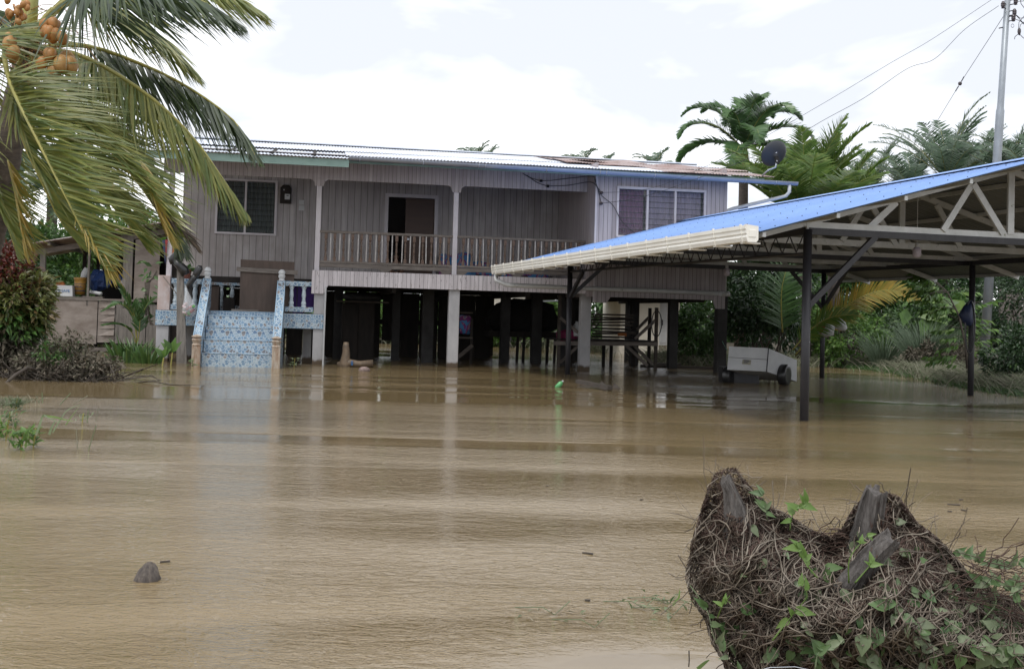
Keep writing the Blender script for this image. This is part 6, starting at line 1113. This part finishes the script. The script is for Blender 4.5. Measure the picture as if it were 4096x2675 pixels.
# right side vegetation
bush('broad bright bush right of the cream outhouse', 2690, 2890, 1185, 1440, 32, 3000, .17, L_mid, seed=51, dep=.9)
bush('dark glossy bush behind the flooded trailer', 2880, 3200, 1100, 1440, 29.5, 6000, .15, L_dark, seed=52, dep=1.1)
tree('dense dark tree behind the bedroom corner', 2870, 3260, 960, 1300, 35, 5000, .2, L_dark, 53)
bush('bright undergrowth left of the lemongrass', 3190, 3560, 1230, 1450, 33, 5000, .15, L_bright, seed=54)
tree('shaded tree behind the yellow frond', 3230, 3640, 1050, 1330, 42, 6500, .24, L_mid, 55)
bush('dim undergrowth behind the lemongrass clumps', 3540, 3960, 1180, 1440, 36, 6000, .18, L_mid, seed=56)
tree('small-leaved dark tree filling the right edge', 3950, 4350, 1040, 1420, 28, 9000, .11, L_dark, 57)
bush('dark leafy bush at the right edge by the pole foot', 3925, 4350, 1290, 1560, 23.5, 8500, .10, L_dark, seed=58, dep=.8)
bush('silted low shrub at the foot of the right bank', 3200, 3560, 1350, 1450, 35, 3000, .12, L_silt, seed=59, dep=.6)
bush('silted low shrub right of the lemongrass', 3600, 3900, 1380, 1490, 30, 2800, .11, L_silt, seed=60, dep=.5)
clump('lemongrass', 'large blue-green lemongrass clump under the carport eave', 3700, 30.5, 420, 1.75, .022, L_lemon, .3, .42, .75, 'grass clump', 'lemongrass clumps')
clump('lemongrass', 'smaller lemongrass clump left of the large one', 3535, 31.5, 200, 1.45, .022, L_lemon, .22, .42, .9, 'grass clump', 'lemongrass clumps')
clump('lemongrass', 'faded lemongrass clump right of the large one', 3830, 31.5, 160, 1.5, .022, L_silt2, .25, .45, .8, 'grass clump', 'lemongrass clumps')
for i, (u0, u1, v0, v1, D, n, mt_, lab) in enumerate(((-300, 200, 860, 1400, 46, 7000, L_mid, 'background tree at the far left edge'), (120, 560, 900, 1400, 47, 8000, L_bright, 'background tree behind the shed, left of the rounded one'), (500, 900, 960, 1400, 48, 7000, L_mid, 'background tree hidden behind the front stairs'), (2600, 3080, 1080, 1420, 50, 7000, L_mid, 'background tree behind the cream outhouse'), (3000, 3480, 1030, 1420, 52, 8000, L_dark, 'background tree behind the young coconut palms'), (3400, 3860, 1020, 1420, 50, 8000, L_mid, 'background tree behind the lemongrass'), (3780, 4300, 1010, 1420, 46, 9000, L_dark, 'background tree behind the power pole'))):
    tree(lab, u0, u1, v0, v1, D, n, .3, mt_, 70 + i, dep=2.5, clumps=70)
# slender compound-leaved sapling by the right post
sp_ = T('sapling', 'slender sapling with hanging compound leaves beside the right carport post', 'sapling', loc=gx(3876, 24.5, 0)); nm = NM(); D2 = 24.5
trunk = [(3876, 1560, D2), (3862, 1380, D2), (3835, 1260, D2), (3790, 1170, D2), (3745, 1125, D2)]
w = MB().tube([PD(*p_) for p_ in trunk], [.032, .028, .022, .016, .008], 8)
for i in range(34):
    t_ = random.uniform(.12, 1); k_ = t_ * 4; j_ = min(3, int(k_)); a_ = PD(*trunk[j_]).lerp(PD(*trunk[j_ + 1]), k_ - j_); dr_ = Vector((random.choice((-1, -1, 1)) * random.uniform(.5, 1), random.uniform(-.5, .3), random.uniform(-.1, .45))).normalized() * random.uniform(.45, .95)
    e_ = a_ + dr_ + Vector((0, 0, -.12)); w.tube([a_, a_ + dr_ * .5 + Vector((0, 0, .03)), e_], [.008, .006, .003], 5); m_ = 9; f_ = np.linspace(.25, 1, m_)[:, None]; P_ = np.array(tuple(a_)) * (1 - f_) + np.array(tuple(e_)) * f_
    for sg in (1, -1): nm.leaves(P_, np.array(tuple(dr_.normalized())) * .7 + np.array([.1, sg * .5, -.65]) + rng.normal(size=(m_, 3)) * .18, rng.normal(size=(m_, 3)) * .4 + np.array([0, -.8, .7]), rng.uniform(.13, .24, m_), .06, .08, .15)
w.build('stem', M_barkd, sp_, True, world=True); nm.build('leaves', L_bright, sp_)
bl = T('taro', 'large heart-shaped taro leaves in the undergrowth behind the carport', 'plant', loc=gx(3680, 34, 0)); nm = NM(); n_ = 16; P_ = np.array([tuple(PD(u, v, 33.5)) for u, v in zip(rng.uniform(3600, 3800, n_), rng.uniform(1180, 1270, n_))]); nm.leaves(P_, np.stack([rng.uniform(-1, 1, n_), np.full(n_, -.3), rng.uniform(-.9, .2, n_)], 1), np.stack([rng.normal(0, .3, n_), np.full(n_, -.9), np.full(n_, .5)], 1), rng.uniform(.5, .8, n_), rng.uniform(.35, .5, n_), .06, .1); nm.build('leaves', L_bright, bl)
# plank fences in the greenery at the right
for (u0, u1, v0, v1, D, lab, hz_) in ((3775, 3830, 1185, 1290, 37, 'weathered pallet-like fence half hidden behind the sapling', True), (4000, 4140, 1160, 1330, 31, 'grey upright board fence behind the right edge bushes', False)):
    a = PD(u0, v1, D); b_ = PD(u1, v0, D); r = T('plank_fence', lab, 'fence', loc=((a.x + b_.x) / 2, D, 0)); w = MB()
    for i in range(6):
        if hz_: z = a.z + (b_.z - a.z) * (i + .2) / 6; w.box(a.x, b_.x, D, D + .03, z, z + .09)
        else: x = a.x + (b_.x - a.x) * i / 6; w.box(x, x + .14, D, D + .03, -.3, b_.z + .05 * (i % 3))
    w.build('planks', M_grwood, r, world=True); MB().box(a.x, a.x + .08, D + .035, D + .1, -.5, b_.z).box(b_.x - .08, b_.x, D + .035, D + .1, -.5, b_.z).build('posts', M_grwood, r, world=True)

# ================================================================ FOREGROUND STUMPS UNDER DEAD VINES
DM = 3.75
OUT = [(2775, 2300), (2800, 2180), (2835, 2060), (2865, 1965), (2890, 1912), (2930, 1905), (2965, 1960), (3010, 2005), (3070, 2060), (3140, 2090), (3230, 2150), (3330, 2190), (3400, 2130), (3450, 2040), (3500, 2000), (3570, 2010), (3640, 2110), (3720, 2170), (3790, 2240), (3860, 2330), (3960, 2390), (4060, 2440), (4250, 2460), (4250, 2800), (2960, 2800), (2930, 2640), (2880, 2560), (2850, 2450), (2800, 2390)]
OUTA = np.array(OUT, float)
def inside(u, v):
    x, y = OUTA[:, 0], OUTA[:, 1]; x2, y2 = np.roll(x, -1), np.roll(y, -1); u = u[:, None]; v = v[:, None]
    return (((y > v) != (y2 > v)) & (u < (x2 - x) * (v - y) / (y2 - y + 1e-9) + x)).sum(1) % 2 == 1
def edist(u, v):
    a = OUTA; b_ = np.roll(OUTA, -1, 0); p_ = np.stack([u, v], 1)[:, None]; ab = b_ - a; t_ = np.clip(((p_ - a) * ab).sum(2) / ((ab ** 2).sum(1) + 1e-9), 0, 1); return np.linalg.norm(p_ - (a + ab * t_[..., None]), axis=2).min(1)
RAYO = np.array([0, 0, CK])
def PDn(u, v, D):
    a2 = (u - CW / 2) / CF; b2 = (CYV - v) / CF; cr_, sr_ = math.cos(ROLL), math.sin(ROLL); c, s = math.cos(PIT), math.sin(PIT)
    a = a2 * cr_ - b2 * sr_; b = a2 * sr_ + b2 * cr_; d = np.stack([a, c - b * s, s + b * c], -1); return RAYO + d * (D / d[..., 1])[..., None]
def mdepth(u, v, side): return DM + side * (.34 * np.clip(edist(u, v) / 280, 0, 1) ** .8 + .035 * np.sin(u / 47 + v / 90) * np.sin(v / 38 - u / 120) + .02 * np.sin(u / 19) * np.sin(v / 23)) - (v - 2200) / 1400 * .35
mound = T('dead_vine_mound', 'tangled mound of dead brown vines over rotten stumps in the right foreground', 'vines', loc=gx(3400, DM, 0))
# dark root core
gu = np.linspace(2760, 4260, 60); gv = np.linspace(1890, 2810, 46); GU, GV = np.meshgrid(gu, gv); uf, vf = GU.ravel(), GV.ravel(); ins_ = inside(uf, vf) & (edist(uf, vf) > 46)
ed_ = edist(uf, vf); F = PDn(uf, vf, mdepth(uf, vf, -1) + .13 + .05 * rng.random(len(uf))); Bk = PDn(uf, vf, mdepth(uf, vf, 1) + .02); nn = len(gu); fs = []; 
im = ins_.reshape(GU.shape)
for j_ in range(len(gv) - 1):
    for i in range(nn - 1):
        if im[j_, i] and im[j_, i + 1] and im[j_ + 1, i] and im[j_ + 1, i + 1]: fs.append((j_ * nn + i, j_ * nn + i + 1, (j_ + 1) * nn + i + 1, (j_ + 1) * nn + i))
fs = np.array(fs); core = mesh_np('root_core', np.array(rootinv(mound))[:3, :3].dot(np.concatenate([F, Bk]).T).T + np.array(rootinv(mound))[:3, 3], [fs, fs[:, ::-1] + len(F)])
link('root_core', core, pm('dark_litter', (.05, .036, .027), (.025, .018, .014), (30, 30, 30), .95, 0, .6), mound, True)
def twigs(name, mt_, n, seg, step, r0, r1, box, steer=(0, 0), dep=(-.02, .10), curl=.75, downb=.0):
    g = rng; u = g.uniform(box[0], box[1], n * 4); v = g.uniform(box[2], box[3], n * 4); k_ = inside(u, v); u, v = u[k_][:n], v[k_][:n]; n = len(u)
    dd = mdepth(u, v, -1) + g.uniform(dep[0], dep[1], n); p_ = PDn(u, v, dd); th_ = g.uniform(0, 6.28, n); phi = np.cumsum(g.normal(0, curl, (n, seg)), axis=1) * .5 + th_[:, None]
    rows = [p_]; q = p_.copy(); curU, curV = u.copy(), v.copy()
    for i in range(seg - 1):
        d_ = np.stack([np.cos(phi[:, i]) + steer[0], np.zeros(n), np.sin(phi[:, i]) + steer[1]], 1); d_ /= np.linalg.norm(d_, axis=1, keepdims=True)
        curU = curU + d_[:, 0] * step * CF / DM; curV = curV - d_[:, 2] * step * CF / DM; bad = ~inside(curU, curV)
        curU = np.where(bad & (edist(curU, curV) > 38), curU - d_[:, 0] * step * CF / DM * 1.6, curU); curV = np.where(bad & (edist(curU, curV) > 38), curV + d_[:, 2] * step * CF / DM * 1.6, curV)
        q = PDn(curU, curV, mdepth(curU, curV, -1) + (dd - mdepth(u, v, -1)) + g.normal(0, .012, n)); rows.append(q)
    nm = NM(); nm.tubes(np.stack(rows, 1), g.uniform(r0, r1, n), 4); return nm.build(name, mt_, mound)
twigs('brown_twigs', T_brown, 5200, 10, .017, .0008, .0018, (2760, 4250, 2150, 2800), (.25, -.15))
twigs('brown_twigs', T_brown, 700, 10, .028, .0014, .0026, (2760, 4250, 2000, 2800), (.35, -.25), (-.06, .04))
twigs('rust_twigs', T_red, 3200, 9, .016, .0008, .0018, (2800, 4100, 1900, 2300), (.15, -.1))
twigs('rust_twigs', T_red, 1300, 9, .016, .0009, .002, (2900, 3500, 2400, 2800), (.25, -.1))
twigs('rust_twigs', T_red, 1300, 8, .016, .0009, .002, (3350, 3900, 1990, 2450), (.1, -.3))
n_ = 320; u = rng.uniform(2760, 4200, n_ * 14); v = rng.uniform(1880, 2700, n_ * 14); k_ = (edist(u, v) < 24); u, v = u[k_][:n_], v[k_][:n_]; n_ = len(u); p0 = PDn(u, v, mdepth(u, v, -1)); up_ = np.stack([rng.normal(0, .6, n_), rng.normal(0, .4, n_), rng.normal(.05, .7, n_)], 1) * .026
nm = NM(); nm.tubes(np.stack([p0 + up_ * i + rng.normal(size=(n_, 3)) * .004 for i in range(5)], 1), rng.uniform(.0008, .0018, n_), 4); nm.build('stray_twigs', T_brown, mound)
n_ = 60; u = rng.uniform(3180, 3460, n_); v0 = rng.uniform(2120, 2220, n_); pa_ = PDn(u, v0, np.full(n_, 3.7)); pb_ = PDn(u + rng.uniform(60, 200, n_), v0 + rng.uniform(-60, 60, n_), np.full(n_, 3.68)); nm = NM(); nm.tubes(np.stack([pa_ * (1 - t_) + pb_ * t_ + rng.normal(size=(n_, 3)) * .008 for t_ in np.linspace(0, 1, 7)], 1), rng.uniform(.001, .002, n_), 4); nm.build('bridging_twigs', T_red, mound)
# leaves of the living vine
n_ = 250; u = rng.uniform(2800, 4200, n_ * 4); v = rng.uniform(2080, 2700, n_ * 4); wgt = np.clip(((u - 2800) / 1300) ** 2 * .9 + ((v - 2100) / 700) ** 2 * .35, .03, 1); k_ = inside(u, v) & (rng.random(len(u)) < wgt); u, v = u[k_][:n_], v[k_][:n_]; n_ = len(u)
P_ = PDn(u, v, mdepth(u, v, -1) - .03); nm = NM(); L_ = rng.uniform(.025, .062, n_); nm.broad(P_, np.stack([rng.uniform(-.4, 1, n_), rng.uniform(-.3, .3, n_), rng.uniform(-1, .2, n_)], 1), np.stack([rng.normal(0, .4, n_), np.full(n_, -.8), np.full(n_, .6)], 1), L_, L_ * rng.uniform(.5, .9, n_)); nm.build('vine_leaves', L_vine, mound)
def shoot(pts, nl, ll, mt_=L_lime, r_=.0028):
    P_ = resample(curve([PD(u, v, D) for u, v, D in pts], 8), 12); MB().tube([Vector(p_) for p_ in P_], [r_ * (1 - .06 * i) for i in range(12)], 6).build('green_shoot', mt_, mound, True, world=True); i = rng.integers(3, 12, nl); nm = NM(); L_ = ll * rng.uniform(.6, 1.2, nl)
    nm.broad(P_[i], np.stack([rng.uniform(-1, 1, nl), rng.uniform(-.4, .2, nl), rng.uniform(-.2, 1, nl)], 1), np.stack([rng.normal(0, .4, nl), np.full(nl, -.9), np.full(nl, .5)], 1), L_, L_ * .5); nm.build('shoot_leaves', mt_, mound)
S_ = 3.3
shoot([(3090, 2560, S_), (3160, 2470, S_), (3230, 2380, S_ - .02), (3205, 2340, S_ - .02)], 6, .055); shoot([(3270, 2310, S_), (3230, 2260, S_), (3200, 2190, S_)], 6, .05); shoot([(3395, 2330, S_ + .1), (3400, 2230, S_ + .08), (3470, 2140, S_ + .1)], 5, .03); shoot([(3160, 2120, 3.6), (3170, 2060, 3.6), (3230, 2000, 3.6)], 9, .045, L_lime, .0018); shoot([(3070, 2080, 3.6), (3060, 2020, 3.6), (3050, 1975, 3.6)], 7, .045, L_vine, .0018)
shoot([(2870, 2470, 3.45), (2890, 2420, 3.4), (2920, 2380, 3.4)], 3, .04); shoot([(2760, 2340, 3.6), (2830, 2440, 3.55), (2860, 2560, 3.5), (2960, 2680, 3.5)], 9, .05, L_vine, .0016); shoot([(3260, 2675, 3.3), (3280, 2600, 3.3), (3370, 2570, 3.3)], 6, .055, L_vine)
shoot([(4300, 2270, 3.5), (4100, 2260, 3.5), (3960, 2255, 3.5), (3820, 2215, 3.55)], 16, .05, L_vine, .002); shoot([(4300, 2420, 3.4), (4120, 2380, 3.45), (3920, 2320, 3.5)], 16, .05, L_vine, .002); shoot([(3930, 2480, 3.5), (3985, 2400, 3.5), (3925, 2300, 3.5)], 6, .035, L_vine, .003); shoot([(4120, 2480, 3.45), (4060, 2360, 3.45), (4150, 2210, 3.5)], 12, .045, L_vine, .002); shoot([(3420, 2330, 3.4), (3480, 2260, 3.4), (3500, 2230, 3.4)], 4, .035)
for k_, (u0, u1, v0, v1, n_) in enumerate(((3750, 4100, 2180, 2420, 120),)):
    n2 = n_; u = rng.uniform(u0, u1, n2); v = rng.uniform(v0, v1, n2) + (u - u0) * .25; p0 = PDn(u, v, np.full(n2, 3.55) + rng.normal(0, .06, n2)); dv = np.stack([rng.normal(.02, .02, n2), rng.normal(0, .012, n2), rng.normal(-.004, .015, n2)], 1); nm = NM(); nm.tubes(np.stack([p0 + dv * i + rng.normal(size=(n2, 3)) * .006 for i in range(8)], 1), rng.uniform(.0008, .0018, n2), 4); nm.build('stray_twigs', T_red, mound)
# stumps
def stump(label, pts, rad, n=28):
    rr = random.Random(len(label)); P_ = resample(curve([PD(*p_) for p_ in pts], 6), 14); rs_ = np.interp(np.linspace(0, 1, 14), np.linspace(0, 1, len(rad)), rad); mb_ = MB(); mb_.tube([Vector(p_) for p_ in P_], [float(r_ * (1 + rr.uniform(-.04, .04))) for r_ in rs_], n)
    ph_ = rr.uniform(0, 6)
    for i in range(14 * n):
        c_ = Vector(P_[i // n]); d_ = Vector(mb_.v[i]) - c_; a_ = 2 * math.pi * (i % n) / n; mb_.v[i] = tuple(c_ + d_ * (.9 + .10 * math.sin(5 * a_ + ph_) + .07 * math.sin(11 * a_ + i // n * .5)))
    jag = [rr.uniform(-.018, .014) for _ in range(n)]
    mb_.v = [tuple(Vector(v_) + Vector((jag[i % n] * .4, jag[(i * 3) % n] * .4, jag[i % n] if i >= 13 * n else 0))) for i, v_ in enumerate(mb_.v)]
    return single(mb_, 'wooden_stump', M_stump, label, 'stump', 'rotten stumps under the vines', smooth=False)
stump('left stump with pointed tip rising from the vine mound', [(3060, 2560, 3.7), (3010, 2330, 3.68), (2960, 2130, 3.66), (2925, 1985, 3.66), (2898, 1912, 3.66)], [.11, .10, .08, .042, .014])
stump('right stump with hollow red-brown top', [(3400, 2450, 3.72), (3430, 2260, 3.70), (3475, 2080, 3.66), (3500, 1962, 3.64)], [.062, .054, .045, .037])
stump('grey log leaning across the front of the right stump', [(3350, 2400, 3.50), (3420, 2300, 3.48), (3500, 2210, 3.46), (3570, 2148, 3.46)], [.042, .040, .037, .033])
single(MB().tube([PD(2960, 2700, 3.3), PD(3080, 2668, 3.3), PD(3180, 2665, 3.3), PD(3300, 2690, 3.3)], .0014, 6), 'barbed_wire', M_galv, 'piece of twisted wire at the bottom of the vine mound', 'wire')
# creepers floating near the mound, and scraps on the water
def floater(label, u, v, n, l_, mt_=L_vine):
    p_ = PZ(u, v); r = T('floating_weed', label, 'plant', loc=p_, group='weeds floating in the foreground'); nm = NM(); P_ = np.array(tuple(p_)) + np.stack([rng.normal(0, .06, n), rng.normal(0, .08, n), rng.uniform(.0, .02, n)], 1); nm.leaves(P_, np.stack([rng.uniform(-1, 1, n), rng.uniform(-1, 1, n), rng.uniform(-.1, .5, n)], 1), np.stack([rng.normal(0, .4, n), rng.normal(0, .4, n), np.ones(n)], 1), l_ * rng.uniform(.6, 1.3, n), l_ * .25); nm.build('leaves', mt_, r)
    MB().tube([p_ + Vector((-.12, .08, .0)), p_ + Vector((0, 0, .025)), p_ + Vector((.05, -.06, .01)), p_ + Vector((.12, .02, .05))], .002, 5).build('stem', L_vine, r, world=True)
floater('floating green weed left of the vine mound', 2620, 2410, 12, .05); floater('second floating weed just below it', 2640, 2450, 9, .05); floater('floating weed touching the vine mound', 2730, 2420, 12, .05); floater('small sprig floating further left', 2525, 2425, 6, .04); floater('faint weed floating at lower middle', 2170, 2450, 8, .035, L_silt2); floater('tiny sprig at the lower middle', 2325, 2500, 4, .04)
blade('grass_shoot', 'single grass blade standing left of the vine mound', [(2690, 2420, 4.9), (2715, 2390, 4.9), (2718, 2355, 4.9)], .01, L_lime, 'grass blade', 'grass blades by the vine mound'); blade('grass_shoot', 'slanting pale blade at the bottom near the mound', [(2790, 2675, 3.9), (2820, 2650, 3.9), (2838, 2638, 3.9)], .012, L_lime, 'grass blade', 'grass blades by the vine mound')
single(MB().tube([PD(2755, 2665, 4.05), PD(2757, 2640, 4.05), PD(2756, 2600, 4.05)], .0025, 5), 'bare_twig', M_barkd, 'bare upright twig in the pale water at the bottom', 'twig')
for i, (u, v, l_, a_) in enumerate(((3790, 2018, 50, 3), (3835, 2000, 16, 0), (3845, 2040, 18, 5), (3790, 2046, 18, 2), (2330, 2212, 42, 6), (2560, 2000, 10, 0), (2340, 2402, 20, 3), (2185, 1945, 8, 0), (640, 2250, 40, -3), (2790, 1600, 14, 0), (3640, 1605, 12, 0), (1985, 1545, 26, 1), (500, 1520, 22, 0))):
    a = PZ(u, v); b__ = PZ(u + l_, v + a_); single(MB().beam(a + Vector((0, 0, .004)), b__ + Vector((0, 0, .006)), max(.008, (b__ - a).length * .16), .008), 'floating_twig', M_barkd, 'small dark scrap of bark or leaf floating on the open water', 'debris', 'scraps floating on the water')
